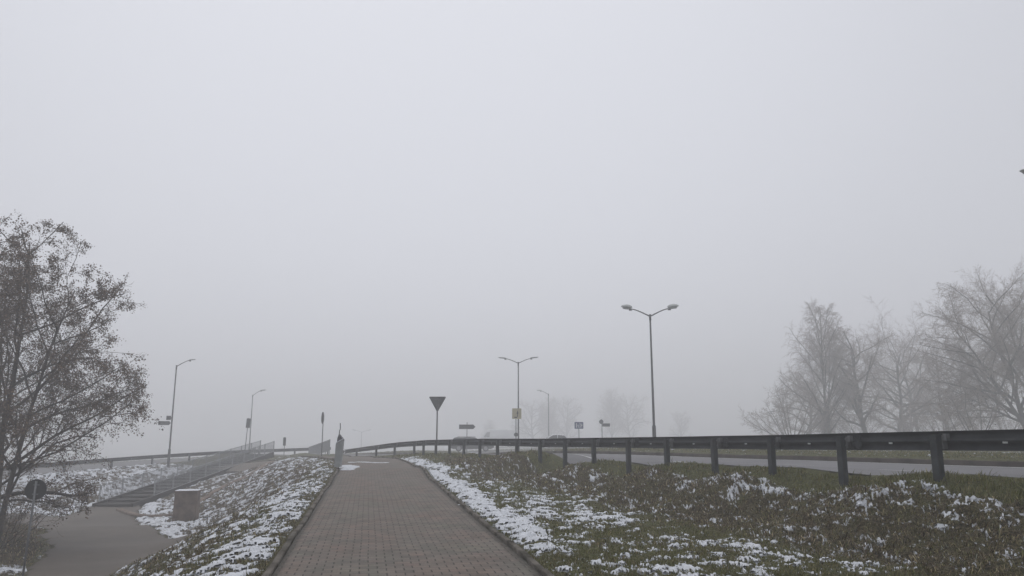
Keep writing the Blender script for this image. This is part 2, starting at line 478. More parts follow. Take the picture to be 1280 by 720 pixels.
for a in range(0, 360, 20):
    for r, zz in ((130, -1.0), (260, -1.2), (450, -1.5), (950, -1.5)):
        x = r * math.sin(R(a)); y = r * math.cos(R(a))
        if a >= 280 or a == 0: zz = {130: -5.5, 260: -10, 450: -11, 950: -11}[r] * (.3 if a == 0 else 1)
        elif a == 20: zz = {130: .3, 260: -1.2, 450: -2.5, 950: -4}[r]
        cp(x, y, zz + (1.6 if 20 < a <= 140 else 0))
CP = np.array(CP)
# drop near-duplicates
keep = []
for i, p in enumerate(CP):
    if all((p[0] - CP[j][0]) ** 2 + (p[1] - CP[j][1]) ** 2 > .16 for j in keep): keep.append(i)
CP = CP[keep]
def tps_fit(P, lam=.02):
    n = len(P); S = 30.0
    X = P[:, :2] / S
    r2 = ((X[:, None] - X[None]) ** 2).sum(-1)
    K = .5 * r2 * np.log(r2 + 1e-12) + lam * 1e-3 * np.eye(n)
    Q = np.c_[np.ones(n), X]
    A = np.block([[K, Q], [Q.T, np.zeros((3, 3))]])
    w = np.linalg.solve(A, np.r_[P[:, 2], 0, 0, 0])
    return X, w, S
TX, TW, TS = tps_fit(CP)
def macro(x, y):
    x = np.asarray(x, float); y = np.asarray(y, float)
    sh = x.shape; x = x.ravel() / TS; y = y.ravel() / TS
    out = np.zeros(len(x))
    n = len(TX)
    for s in range(0, len(x), 20000):
        a = x[s:s + 20000]; b = y[s:s + 20000]
        r2 = (a[:, None] - TX[None, :, 0]) ** 2 + (b[:, None] - TX[None, :, 1]) ** 2
        out[s:s + 20000] = (.5 * r2 * np.log(r2 + 1e-12)) @ TW[:n] + TW[n] + TW[n + 1] * a + TW[n + 2] * b
    return out.reshape(sh)
def mz(x, y): return float(macro(np.array([x]), np.array([y]))[0])

# lower path polygon as a polyline band set: (centre line, half width)
low_main = densify([(-5.5, -6), (-8.4, 10), (-10.3, 17.5), (-12.1, 24), (-15.4, 30), (-18.6, 35), (-21.2, 41.6)], .5)
low_left = densify([(-17.6, 32.5), (-21.5, 36.4), (-27, 38.6), (-34, 39.5), (-48, 38)], .5)
low_right = densify([(-15.8, 29.5), (-13.8, 27.9), (-11.5, 26), (-9.6, 23.5)], .5)
def lowpath_mask(x, y):
    """> 0 inside the lower path"""
    d1, s1 = sdist(x, y, low_main); d2, _ = sdist(x, y, low_left); d3, _ = sdist(x, y, low_right)
    w = .25 * perlin(x / 2.5, y / 2.5, 5) + .12 * perlin(x * 2, y * 2, 6) + .05 * perlin(x * 6, y * 6, 7)
    w1 = 1.0 + .75 * sstep(17, 24, y) - .35 * sstep(36, 41, y)
    return np.maximum(np.maximum(w + w1 - abs(d1), w + 1.35 - abs(d2)), w + 1.55 - abs(d3))

# ------------------------------------------------------------------ the ground sheet
def build_ground():
    nfine = 1260
    a_f = np.linspace(R(-47), R(47), nfine)
    a_c = np.linspace(R(47), R(313), 68)[1:-1]
    ang = np.r_[a_f, a_c]
    rr = [1.2]
    while rr[-1] < 95: rr.append(rr[-1] + max(.03, rr[-1] * .0044) if rr[-1] > 5 else rr[-1] + .12)
    rr = np.array(rr + [100, 107, 116, 128, 145, 170, 200, 250, 320, 420, 600, 900])
    A, Rr = np.meshgrid(ang, rr)
    x = Rr * np.sin(A); y = Rr * np.cos(A)
    na, nr = len(ang), len(rr)
    ia = np.unique(np.r_[np.arange(0, nfine, 3), nfine - 1, np.arange(nfine, na)]); ir = np.unique(np.r_[np.arange(0, nr, 3), nr - 1])
    def upsample(V):
        k = np.clip(np.searchsorted(rr[ir], rr, side='right') - 1, 0, len(ir) - 2); w = ((rr - rr[ir][k]) / (rr[ir][k + 1] - rr[ir][k]))[:, None]
        V = V[k] * (1 - w) + V[k + 1] * w
        k = np.clip(np.searchsorted(ang[ia], ang, side='right') - 1, 0, len(ia) - 2); w = (ang - ang[ia][k]) / (ang[ia][k + 1] - ang[ia][k])
        return V[:, k] * (1 - w) + V[:, k + 1] * w
    xs, ys = x[np.ix_(ir, ia)], y[np.ix_(ir, ia)]
    z = upsample(macro(xs, ys))
    dP, sP = map(upsample, sdist(xs, ys, PATH)); dG, sG = map(upsample, sdist(xs, ys, GUIDE)); dB, sB = map(upsample, sdist(xs, ys, RAILB))
    lm = upsample(lowpath_mask(xs, ys))
    near = (Rr < 95)
    # smooth coverage masks
    onpath = (abs(dP) < PW + .10) & (sP > 1) & (y < 56)
    pathfade = np.where(sP < 81, sstep(0.0, .6, abs(dP) - PW - .08), 1)
    road = np.minimum(sstep(0, .4, abs(dG - 4.3) - 3.2), sstep(0, .4, abs(dG - 16.6) - 3.4))
    roadB = sstep(0, .4, abs(dB - 4.6) - 3.4)
    stair = sstep(0, .5, np.maximum(abs(x + 21.3) - 1.0, np.maximum(41.6 - y, y - 66)))
    lowf = sstep(0, .5, -lm)
    flat = pathfade * road * roadB * stair * lowf
    # micro relief
    emb = sstep(-2.8, -2.1, dG) * sstep(-.05, -.30, dG) * (y < 60) * (x > -3)          # right embankment face
    leftbank = sstep(-PW - .6, -PW - 2.0, dP) * (y > 2) * (dB < -.5) * sstep(0, .6, -lm)
    lawn = (1 - emb) * (dP > 0)
    tuss = fbm(x, y, .75, 3, 3); tus2 = fbm(sG / 1.5, dG, .42, 3, 5); fine = fbm(x, y, .16, 3, 9)
    ca, sa_ = math.cos(R(30)), math.sin(R(30))
    xr, yr = (x * ca + y * sa_) / 1.9, (-x * sa_ + y * ca)
    tl = fbm(xr, yr, .55, 3, 21)
    lowm = (emb * (.055 * (1 - np.minimum(np.abs(tus2), 1.5)) + .02 * tuss) + lawn * .014 * tuss + leftbank * .045 * tl + (1 - emb) * (1 - lawn) * (1 - leftbank) * .02 * tuss)
    finem = fine * (.012 + .016 * emb + .012 * leftbank)
    z0 = z + lowm * flat - .05 * (1 - flat)
    # under stairs, drop more
    z0 = z0 - .22 * (1 - stair) - .015 * (1 - road)
    z0 = z0 + (.11 + .12 * np.clip(1 - ((dG - 10.5) / 2.7) ** 2, 0, 1)) * sstep(7.80, 7.95, dG) * sstep(13.3, 13.15, dG)
    zg = z0 + finem * flat
    gr_ = np.gradient(z0, axis=0) / np.gradient(rr)[:, None]
    gt_ = np.gradient(z0, axis=1) / (np.gradient(ang)[None] * Rr)
    slope = np.hypot(gr_, gt_)
    # --- snow
    n = fbm(x, y, .42, 5, 41, .88); n = n / n[near].std()
    nl = fbm(xr, yr, .36, 5, 51, .90); nl = nl / nl[near].std()
    big = fbm(x, y, 4.0, 2, 61)
    cov = np.full(x.shape, -3.0)                       # threshold on a unit-variance noise, larger = more snow
    right = dP > 0
    e = dP - PW                                           # metres out from the right path edge
    along = y
    c_right = -.9 + 0 * x
    strip = np.exp(-((e - .55 - .25 * perlin(y / 3., y * 0 + 3, 8)) / (.38 + .010 * y)) ** 2)
    c_strip = -3.0 + 4.4 * strip * sstep(7, 12.5, y) * sstep(46, 36, y)
    c_lawn = -1.0 + .60 * big - .9 * sstep(24, 34, y) - .5 * sstep(-3.4, -2.6, dG) - .5 * sstep(9.5, 8., y)
    band = np.exp(-((e - 1.9) / 1.3) ** 2) * .55
    c_lawn = c_lawn + band
    c_emb = -1.05 + .20 * big + .75 * np.exp(-((dG + .55) / .32) ** 2) * sstep(26, 14, y) - .6 * sstep(26, 34, y)
    c_right = np.maximum(c_strip, c_lawn * (1 - emb) + c_emb * emb)
    c_right = np.where(dG > -.22, -4, c_right)            # verge under the rail stays clear
    # left bank
    el = -dP - PW
    c_left = -.26 + .45 * big + .50 * np.exp(-((el - .75) / .55) ** 2) * sstep(5, 12, y) - 1.0 * np.exp(-((el - 2.8) / 1.5) ** 2) * sstep(22, 12, y)
    c_left = c_left - .5 * np.exp(-((el - .15) / .2) ** 2)
    c_left = np.maximum(c_left, 1.9 * np.exp(-((lm + .55) / .5) ** 2) * sstep(26, 29, y) + -.5)
    blk = np.exp(-(((x + 14.6) / 2.6) ** 2 + ((y - 32.2) / 1.5) ** 2))
    c_left = np.maximum(c_left, -1.2 + 3.2 * blk)
    farbank = sstep(43, 46, y) * (x < -21)
    c_left = c_left + .5 * farbank
    cov = np.where(right, c_right, c_left)
    # left foreground lawn, left of the lower path
    dm, _ = sdist(x, y, low_main)
    lf = (dm < 0) & (y < 38) & (lm < 0) & (x < -9.5)
    (ax1, ay1), (ax2, ay2), (ax3, ay3) = low(84, 650, -1.85), low(20, 711, -1.8), low(64, 692, -1.8)
    patch = np.exp(-(((x - ax1) / .9) ** 2 + ((y - ay1) / 2.4) ** 2)) * 4.6 + np.exp(-(((x - ax2) / 1.3) ** 2 + ((y - ay2) / .8) ** 2)) * 4.2 + np.exp(-(((x - ax3) / .7) ** 2 + ((y - ay3) / .7) ** 2)) * 2.9
    cov = np.where(lf, -2.6 + patch, cov)
    # beyond the road: median and far verge
    med = (dG > 8.0) & (dG < 13.2)
    cov = np.where(dG > 8.0, -1.2, cov)
    cov = np.where(med, -1.6 + 2.4 * np.exp(-((dG - 12.2) / .7) ** 2), cov)
    cov = np.where((dB > 8), -.3, cov)
    # nothing on hard surfaces
    hard = np.minimum.reduce([sstep(.0, .12, abs(dP) - PW - .13) , sstep(0, .3, abs(dG - 4.3) - 3.6), sstep(0, .3, abs(dG - 16.6) - 3.6), sstep(0, .3, abs(dB - 4.6) - 3.7), sstep(0, .3, np.maximum(abs(x + 21.3) - 1.0, np.maximum(41.6 - y, y - 66))), sstep(0, .12, -lm - .02)])
    nemb = fbm((.466 * x - .885 * y) / 3.6, (.885 * x + .466 * y) * 1.5, .19, 5, 71, .85); nemb = nemb / nemb[near].std()
    nn = np.where(right, np.where(emb > .5, .85 * nemb + .3 * np.clip(-np.abs(tus2) + .7, -1, 1), n), nl)
    cov = cov - 1.5 * sstep(.75, 1.3, slope) * right
    t = nn + cov
    th = .017 * np.tanh(t * 1.3) + .007 * np.maximum(t, 0) + .005 * fine * (t > 0)
    th = np.where(hard > .5, th, -.1)
    th = th - .004
    zs = z0 + th + .012 * (th > 0)
    zs = np.where(th > -.02, z0 + .010 + th, z0 - .06)
    frost = sstep(-.9, .6, t) * (hard > .5)
    green = np.clip(.80 * lawn + .26 * emb + .35 * leftbank * sstep(26, 12, y) + .55 * (dG > -.35) * (dG < .8) + .45 * ((dP < 0) & (leftbank < .5)) + .10 * (dG > 8) - .2 * (y > 40), 0, 1)
    # faces
    V = np.stack([x, y, zg], -1).reshape(-1, 3)
    i, j = np.meshgrid(np.arange(nr - 1), np.arange(na), indexing='ij')
    j2 = (j + 1) % na
    Fq = np.stack([i * na + j, (i + 1) * na + j, (i + 1) * na + j2, i * na + j2], -1).reshape(-1, 4)[:, ::-1]
    me = npmesh('ground', np.vstack([V, [[0, 0, mz(0, 0) - .06]]]), Fq, 4)
    # hub under the camera: one n-gon closes the sheet
    hub = bpy.data.meshes.new('hub')
    a = me.attributes.new('green', 'FLOAT', 'POINT'); a.data.foreach_set('value', np.r_[green.ravel(), [.3]].astype(np.float32))
    a = me.attributes.new('frost', 'FLOAT', 'POINT'); a.data.foreach_set('value', np.r_[frost.ravel(), [0]].astype(np.float32))
    bm = bmesh.new(); bm.from_mesh(me); bm.verts.ensure_lookup_table()
    c = bm.verts[len(V)]
    for k in range(na): bm.faces.new((c, bm.verts[k], bm.verts[(k + 1) % na]))
    bm.to_mesh(me); bm.free(); bpy.data.meshes.remove(hub)
    g = link('ground', me, M['ground'], smooth=True); tag(g, kind='structure')
    # snow
    S = np.stack([x, y, zs], -1).reshape(-1, 3)
    fine_zone = (Rr < 94) & ((A < R(48)))
    ok = (t > -.35) & (th > -.02) & fine_zone
    okf = ok.ravel()
    sel = okf[Fq].all(axis=1) & (np.ptp(A.ravel()[Fq], axis=1) < .1)
    anyt = (th.ravel()[Fq] > .0).any(axis=1)
    Fs = Fq[sel & anyt]
    used, inv = np.unique(Fs.ravel(), return_inverse=True)
    me2 = npmesh('snow', S[used], inv.reshape(-1, 4), 4)
    s = link('snow', me2, M['snow'], smooth=True); tag(s, 'thin patchy snow lying on the grass banks', 'snow', kind='stuff')
    return dict(x=x, y=y, z0=zg, th=th, dP=dP, dG=dG, dB=dB, lm=lm, emb=emb, lawn=lawn, leftbank=leftbank, hard=hard, ang=ang, rr=rr, A=A, Rr=Rr, nfine=nfine, green=green, zs=zs, frost=frost)
G = build_ground()

# ------------------------------------------------------------------ grass blades (nobody could count them)
def build_grass(N, rmin, rmax, name, label, seed, hmul=1.0):
    rng = np.random.default_rng(seed)
    # sample grid nodes: polar sampling gives density ~ 1/r^2
    nr = int(np.searchsorted(G['rr'], rmax)); n0 = int(np.searchsorted(G['rr'], rmin))
    i = rng.integers(n0, nr, N); j = rng.integers(0, G['nfine'], N)
    q = lambda k: G[k][i, j]
    x = q('x').copy(); y = q('y').copy(); z = q('z0').copy(); r = q('Rr')
    cl = fbm(x, y, .28, 2, 77)
    okm = (q('hard') > .3) & (abs(q('dP')) > PW + .12) & (q('lm') < -.02)
    onsnow = q('th') > .004
    okm &= (~onsnow) | (rng.random(N) < .22)
    okm &= (q('dG') < .75) | (q('dG') > 8.2)
    okm &= rng.random(N) < np.clip(.75 + .35 * cl, .15, 1)
    x, y, z, r, cl = x[okm], y[okm], z[okm], r[okm], cl[okm]
    gr = q('green')[okm]; emb = q('emb')[okm]; dG = q('dG')[okm]; lb = q('leftbank')[okm]; dP = q('dP')[okm]
    n = len(x)
    x += rng.normal(0, .006, n) * r * .2; y += rng.normal(0, .01, n) * r * .2
    z = z + 0
    verge = ((dG > -.35) & (dG < .8)).astype(float)
    h = (.022 + .030 * rng.random(n)) * (1 + .35 * np.clip(cl, -1, 1.5))
    h = h * (1 + .25 * emb + .5 * verge + .35 * lb)
    tall = rng.random(n) < (.02 + .05 * emb + .03 * verge)
    h = np.where(tall, h * 2.1, h) * hmul
    w = np.maximum(.0035, r * .00042) * (.7 + .6 * rng.random(n))
    az = rng.random(n) * 2 * PI
    # matted grass leans one way in clumps
    az = np.where(rng.random(n) < .55, 2 * PI * .15 * fbm(x, y, .9, 2, 88) - PI / 2 + rng.normal(0, .6, n), az)
    lean = np.where(emb > .5, .9, .55) * (.5 + rng.random(n)) 
    lx, ly = np.cos(az) * lean * h, np.sin(az) * lean * h
    fa = rng.random(n) * PI
    wx, wy = np.cos(fa) * w, np.sin(fa) * w * .6
    zz = z - .008
    v = np.empty((n, 5, 3))
    v[:, 0] = np.stack([x - wx, y - wy, zz], 1); v[:, 1] = np.stack([x + wx, y + wy, zz], 1)
    mx, my = x + lx * .35, y + ly * .35
    v[:, 2] = np.stack([mx + wx * .8, my + wy * .8, zz + h * .62], 1); v[:, 3] = np.stack([mx - wx * .8, my - wy * .8, zz + h * .62], 1)
    v[:, 4] = np.stack([x + lx, y + ly, zz + h * (.95 - .35 * (lean > .8))], 1)
    b = np.arange(n)[:, None] * 5
    tris = np.concatenate([b + [0, 1, 2], b + [0, 2, 3], b + [3, 2, 4]], 1).reshape(-1, 3)
    me = npmesh(name, v.reshape(-1, 3), tris, 3)
    # colours: fresh green, olive, straw, dead brown
    pal = np.array([(.135, .142, .050), (.21, .190, .082), (.36, .30, .18), (.155, .112, .072), (.055, .044, .031)])
    u = rng.random(n) + .30 * (gr - .5) * -1.0 + .10 * fbm(x, y, 1.3, 2, 99)
    pg = np.clip(gr * 1.0 + .08 * cl + .15 * fbm(x, y, 1.7, 2, 98), .03, .95)
    kind = np.where(rng.random(n) < pg, np.where(rng.random(n) < .5, 0, 1), np.where(rng.random(n) < .42, 2, np.where(rng.random(n) < .60, 3, 4)))
    c = pal[kind] * (.75 + .5 * rng.random(n))[:, None]
    fz = (q('frost')[okm] * (rng.random(n) < .35) * rng.random(n))[:, None] * .8; c = c * (1 - fz) + np.array([[.50, .52, .56]]) * fz
    col = np.ones((n, 5, 4), dtype=np.float32); col[:, :, :3] = c[:, None, :]
    a = me.color_attributes.new('tint', 'FLOAT_COLOR', 'POINT'); a.data.foreach_set('color', col.ravel())
    o = link(name, me, M['blade']); tag(o, label, 'grass', kind='stuff')
build_grass(520000, 6.5, 45, 'grass', 'short green and brown grass between the snow patches', 1)

# dead weed stalks on the right embankment and the left bank
def build_weeds():
    rng = np.random.default_rng(5)
    nr = int(np.searchsorted(G['rr'], 34)); n0 = int(np.searchsorted(G['rr'], 7.5))
    N = 85000
    i = rng.integers(n0, nr, N); j = rng.integers(0, G['nfine'], N)
    q = lambda k: G[k][i, j]
    cl = fbm(q('x'), q('y'), .6, 2, 301)
    ok = (q('emb') > .5) & (cl > -.2) & (q('dG') < -.3)
    ok |= (q('leftbank') > .7) & (cl > .3) & (q('lm') < -.3) & (rng.random(N) < .4) & (q('th') < .006)
    x, y, z, r = q('x')[ok], q('y')[ok], q('z0')[ok], q('Rr')[ok]
    n = len(x)
    L = (.07 + .15 * rng.random(n)); az = rng.normal(-PI / 2, 1.1, n); el = rng.uniform(-.1, .38, n)
    w = np.maximum(.0018, r * .00026)
    dx, dy, dz = np.cos(az) * np.cos(el) * L, np.sin(az) * np.cos(el) * L, np.sin(el) * L
    px_, py_ = -np.sin(az) * w, np.cos(az) * w
    v = np.empty((n, 5, 3))
    zm = z + dz * .8 + .015; mx, my = x + dx * .55, y + dy * .55
    v[:, 0] = np.stack([x - px_, y - py_, z], 1); v[:, 1] = np.stack([x + px_, y + py_, z], 1)
    v[:, 2] = np.stack([mx + px_, my + py_, zm], 1); v[:, 3] = np.stack([mx - px_, my - py_, zm], 1); v[:, 4] = np.stack([x + dx, y + dy, z + dz * .75], 1)
    b = np.arange(n)[:, None] * 5
    tris = np.concatenate([b + [0, 1, 2], b + [0, 2, 3], b + [3, 2, 4]], 1).reshape(-1, 3)
    me = npmesh('dead_weeds', v.reshape(-1, 3), tris, 3)
    pal = np.array([(.145, .108, .068), (.30, .23, .145), (.050, .040, .028), (.18, .13, .085), (.125, .128, .055), (.095, .10, .042)])
    pk = fbm(x, y, .8, 2, 311)
    c = pal[np.where(rng.random(n) < .5 - .25 * pk, rng.integers(2, 6, n), rng.integers(0, 4, n))] * (.7 + .6 * rng.random(n))[:, None]
    col = np.ones((n, 5, 4), dtype=np.float32); col[:, :, :3] = c[:, None, :]
    a = me.color_attributes.new('tint', 'FLOAT_COLOR', 'POINT'); a.data.foreach_set('color', col.ravel())
    o = link('dead_weeds', me, M['blade']); tag(o, 'matted brown dead weeds on the embankment', 'weeds', kind='stuff')
build_weeds()

# ------------------------------------------------------------------ strips: path, roads, kerbs
def strip(name, P, o0, o1, m, dz=0.0, nx=8, zfun=None, uvs=False, drop=0.0, follow=True):
    n = normals2(P); offs = np.linspace(o0, o1, nx + 1)
    X = P[:, 0:1] + n[:, 0:1] * offs; Y = P[:, 1:2] + n[:, 1:2] * offs
    Z = (macro(X, Y) if follow else np.repeat(P[:, 2:3], nx + 1, 1)) + dz
    ny = len(P); k = nx + 1
    V = np.stack([X, Y, Z], -1).reshape(-1, 3)
    i, j = np.meshgrid(np.arange(ny - 1), np.arange(nx), indexing='ij')
    Fq = np.stack([i * k + j, i * k + j + 1, (i + 1) * k + j + 1, (i + 1) * k + j], -1).reshape(-1, 4)
    me = npmesh(name, V, Fq, 4)
    s = np.r_[0, np.cumsum(np.linalg.norm(np.diff(P[:, :2], axis=0), axis=1))]
    if uvs:
        uv = me.uv_layers.new(name='UVMap')
        vi = np.empty(len(me.loops), dtype=np.int32); me.loops.foreach_get('vertex_index', vi)
        U = np.repeat(s[:, None], k, 1).ravel(); W = np.repeat(offs[None] , ny, 0).ravel() + 10
        uv.data.foreach_set('uv', np.stack([U[vi], W[vi]], 1).astype(np.float32).ravel())
        e = np.repeat((np.abs(offs) / abs(o1))[None], ny, 0).ravel()
        a = me.attributes.new('edge', 'FLOAT', 'POINT'); a.data.foreach_set('value', e.astype(np.float32))
    return link(name, me, m, smooth=True)

def path_z():
    o = strip('brick_path', PATH, -PW, PW, M['brick'], 0.0, 24, uvs=True)
    tag(o, kind='structure')
path_z()

def kerb(name, P, off, w, h, m, base=-.12):
    """row of 1 m kerb stones with open joints, each slightly out of true"""
    n = normals2(P); s_ = np.r_[0, np.cumsum(np.linalg.norm(np.diff(P[:, :2], axis=0), axis=1))]
    rng = random.Random(int(abs(off) * 100))
    prof = [(0, base), (0, h - .010), (.010, h), (w - .010, h), (w, h - .010), (w, base)]; k = len(prof)
    V, Fq = [], []
    for t0 in np.arange(0, s_[-1] - 1, 1.0):
        q = np.array([t0, t0 + .33, t0 + .66, t0 + 1 - rng.uniform(.006, .016)])
        cx = np.interp(q, s_, P[:, 0]); cy = np.interp(q, s_, P[:, 1]); nx = np.interp(q, s_, n[:, 0]); ny = np.interp(q, s_, n[:, 1])
        zc = macro(cx + nx * (off + w / 2), cy + ny * (off + w / 2)) + rng.uniform(-.008, .006) + np.linspace(-1, 1, 4) * rng.uniform(-.006, .006)
        jo = rng.uniform(-.006, .006); b0 = len(V)
        for a in range(4):
            for o, zz in prof: V.append((cx[a] + nx[a] * (off + o + jo), cy[a] + ny[a] * (off + o + jo), zc[a] + zz))
        for a in range(3):
            for c in range(k - 1): Fq.append((b0 + a * k + c, b0 + (a + 1) * k + c, b0 + (a + 1) * k + c + 1, b0 + a * k + c + 1))
        for e in (b0, b0 + 3 * k):
            Fq.append((e, e + 1, e + 4, e + 5)); Fq.append((e + 1, e + 2, e + 3, e + 4))
    o = link(name, npmesh(name, np.array(V), np.array(Fq), 4), m); tag(o, kind='structure')
PK = densify([tuple(p) for p in PATH[::4]], .5)
kerb('path_kerb', PATH, PW + .012, .08, .045, M['kerb'])
kerb('path_kerb', PATH, -PW - .10, .08, .03, M['kerb'])

ROAD = GUIDE
o = strip('road', ROAD, .95, 7.7, M['asphalt'], -.015, 8); tag(o, kind='structure')
o = strip('road', ROAD, 13.4, 20.0, M['asphalt'], -.015, 8); tag(o, kind='structure')
kerb('road_kerb', ROAD, 7.7, .15, .12, M['darkkerb'])
kerb('road_kerb', ROAD, 13.25, .15, .10, M['darkkerb'])
RBX = densify([tuple(RAILB[0] * 2.2 - RAILB[-1] * 1.2)] + [tuple(p) for p in RAILB[::8]] + [tuple(RAILB[-1] * 1.6 - RAILB[0] * .6)], 1.0)
o = strip('road', RBX, 1.2, 8.0, M['asphalt'], -.009, 8); tag(o, kind='structure')

for rp in ([(-22, 88), (-10, 81.5), (-3, 80.3), (5, 83.8), (14, 85.5), (60, 90)], [(-70, 178), (-10, 180), (20, 180), (80, 186)]):
    rp = densify([(a, b, 0) for a, b in rp], 1.0)
    o = strip('road', rp, -3.6, 3.6, M['asphalt'], .004, 6); tag(o, kind='structure')
# dashed line near the road's near side
def dash_line(P, off, w, dash, gap, name='lane_marking'):
    s = np.r_[0, np.cumsum(np.linalg.norm(np.diff(P[:, :2], axis=0), axis=1))]
    n = normals2(P)
    bm = bmesh.new()
    t = 1.0
    while t + dash < s[-1]:
        q = np.linspace(t, t + dash, 5)
        cx = np.interp(q, s, P[:, 0]); cy = np.interp(q, s, P[:, 1]); nx = np.interp(q, s, n[:, 0]); ny = np.interp(q, s, n[:, 1])
        L = []
        for k in range(5):
            row = []
            for o_ in (off, off + w):
                x = cx[k] + nx[k] * o_; y = cy[k] + ny[k] * o_
                row.append(bm.verts.new((x, y, mz(x, y) - .009)))
            L.append(row)
        for k in range(4): bm.faces.new((L[k][0], L[k][1], L[k + 1][1], L[k + 1][0]))
        t += dash + gap
    o = obj(name, bm, M['marking']); tag(o, kind='structure')
dash_line(GUIDE[20:90], 2.05, .12, 2.0, 1.0)
dash_line(GUIDE[10:100], 7.35, .12, 200 if False else 6.0, .02)

# lower asphalt path: cells of a regular grid inside the outline
def build_lowpath():
    st = .14
    gx, gy = np.meshgrid(np.arange(-46, -5, st), np.arange(-6, 43.5, st))
    m = lowpath_mask(gx, gy)
    z = macro(gx, gy) - .006 - .05 * sstep(.12, -.12, m) 
    ny, nx = gx.shape
    i, j = np.meshgrid(np.arange(ny - 1), np.arange(nx - 1), indexing='ij')
    Fq = np.stack([i * nx + j, i * nx + j + 1, (i + 1) * nx + j + 1, (i + 1) * nx + j], -1).reshape(-1, 4)
    mm = m.ravel()
    Fq = Fq[(mm[Fq] > -.1).all(axis=1)]
    used, inv = np.unique(Fq.ravel(), return_inverse=True)
    V = np.stack([gx, gy, z], -1).reshape(-1, 3)[used]
    o = link('lower_path', npmesh('lower_path', V, inv.reshape(-1, 4), 4), M['oldasphalt'], smooth=True); tag(o, kind='structure')
build_lowpath()

# little snow remnants on the brick path
def snow_scraps():
    rng = random.Random(8)
    bm = bmesh.new()
    spots = [(at(630, 657, 12.3).x - .0, 12.6, .05), (xat(634, 12.9), 12.9, .04), (xat(574, 16.4), 16.4, .035)]
    for k in range(26):      # thin streak lying across the far path
        t = k / 25
        spots.append((xat(440 + 42 * t, 34.5), 34.4 + .25 * math.sin(6 * t) + rng.uniform(-.15, .15), .09 * rng.uniform(.5, 1.3)))
    for k in range(90):      # snow tongue pushed onto the path by the cabinet
        a = rng.random() ** .6
        q_ = rng.random(); spots.append((xat(427 + 19 * a * (1 - abs(q_ - .45)), 28 + 5 * q_), 28 + 5.0 * q_, .10 * rng.uniform(.4, 1.5)))
    for x, y, r in spots:
        z = mz(x, y)
        n = 12; top = bm.verts.new((x, y, z + r * .22)); ring = []; ring2 = []
        for k in range(n):
            a = 2 * PI * k / n; rr = r * rng.uniform(.7, 1.25)
            ring.append(bm.verts.new((x + 1.5 * rr * math.cos(a), y + rr * math.sin(a), z - .004)))
            ring2.append(bm.verts.new((x + 1.0 * rr * math.cos(a), y + .66 * rr * math.sin(a), z + r * .17)))
        for k in range(n):
            bm.faces.new((ring[k], ring[(k + 1) % n], ring2[(k + 1) % n], ring2[k])); bm.faces.new((ring2[k], ring2[(k + 1) % n], top))
    o = obj('snow_remnants', bm, M['snow'], smooth=True); tag(o, 'small snow remnants on the brick path', 'snow', kind='stuff')
snow_scraps()

# ------------------------------------------------------------------ guardrails
def rail_beam(name, P, zt, back, m, parent, h=.31, flip=1):
    """W profile beam, open waves; back = offset of its rear plane from the post line"""
    prof = [(0, 0), (.012, -.006), (.075, -.045), (.080, -.095), (.02, -.135), (.0, -.155), (.02, -.175), (.080, -.215), (.075, -.265), (.012, -.304), (0, -.31)]
    thick = .006
    prof = [(o, zz * .92) for o, zz in prof]
    full = prof + [(o + thick + .002, zz) for o, zz in prof[::-1]]
    n = normals2(P)
    X = []
    for o, zz in full:
        X.append(np.stack([P[:, 0] + n[:, 0] * (back + o) * flip, P[:, 1] + n[:, 1] * (back + o) * flip, P[:, 2] + zt + zz], 1))
    V = np.stack(X, 1).reshape(-1, 3); k = len(full); ny = len(P)
    i, j = np.meshgrid(np.arange(ny - 1), np.arange(k), indexing='ij')
    j2 = (j + 1) % k
    Fq = np.stack([i * k + j, (i + 1) * k + j, (i + 1) * k + j2, i * k + j2], -1).reshape(-1, 4)
    o = link(name, npmesh(name, V, Fq, 4), m, parent); return o

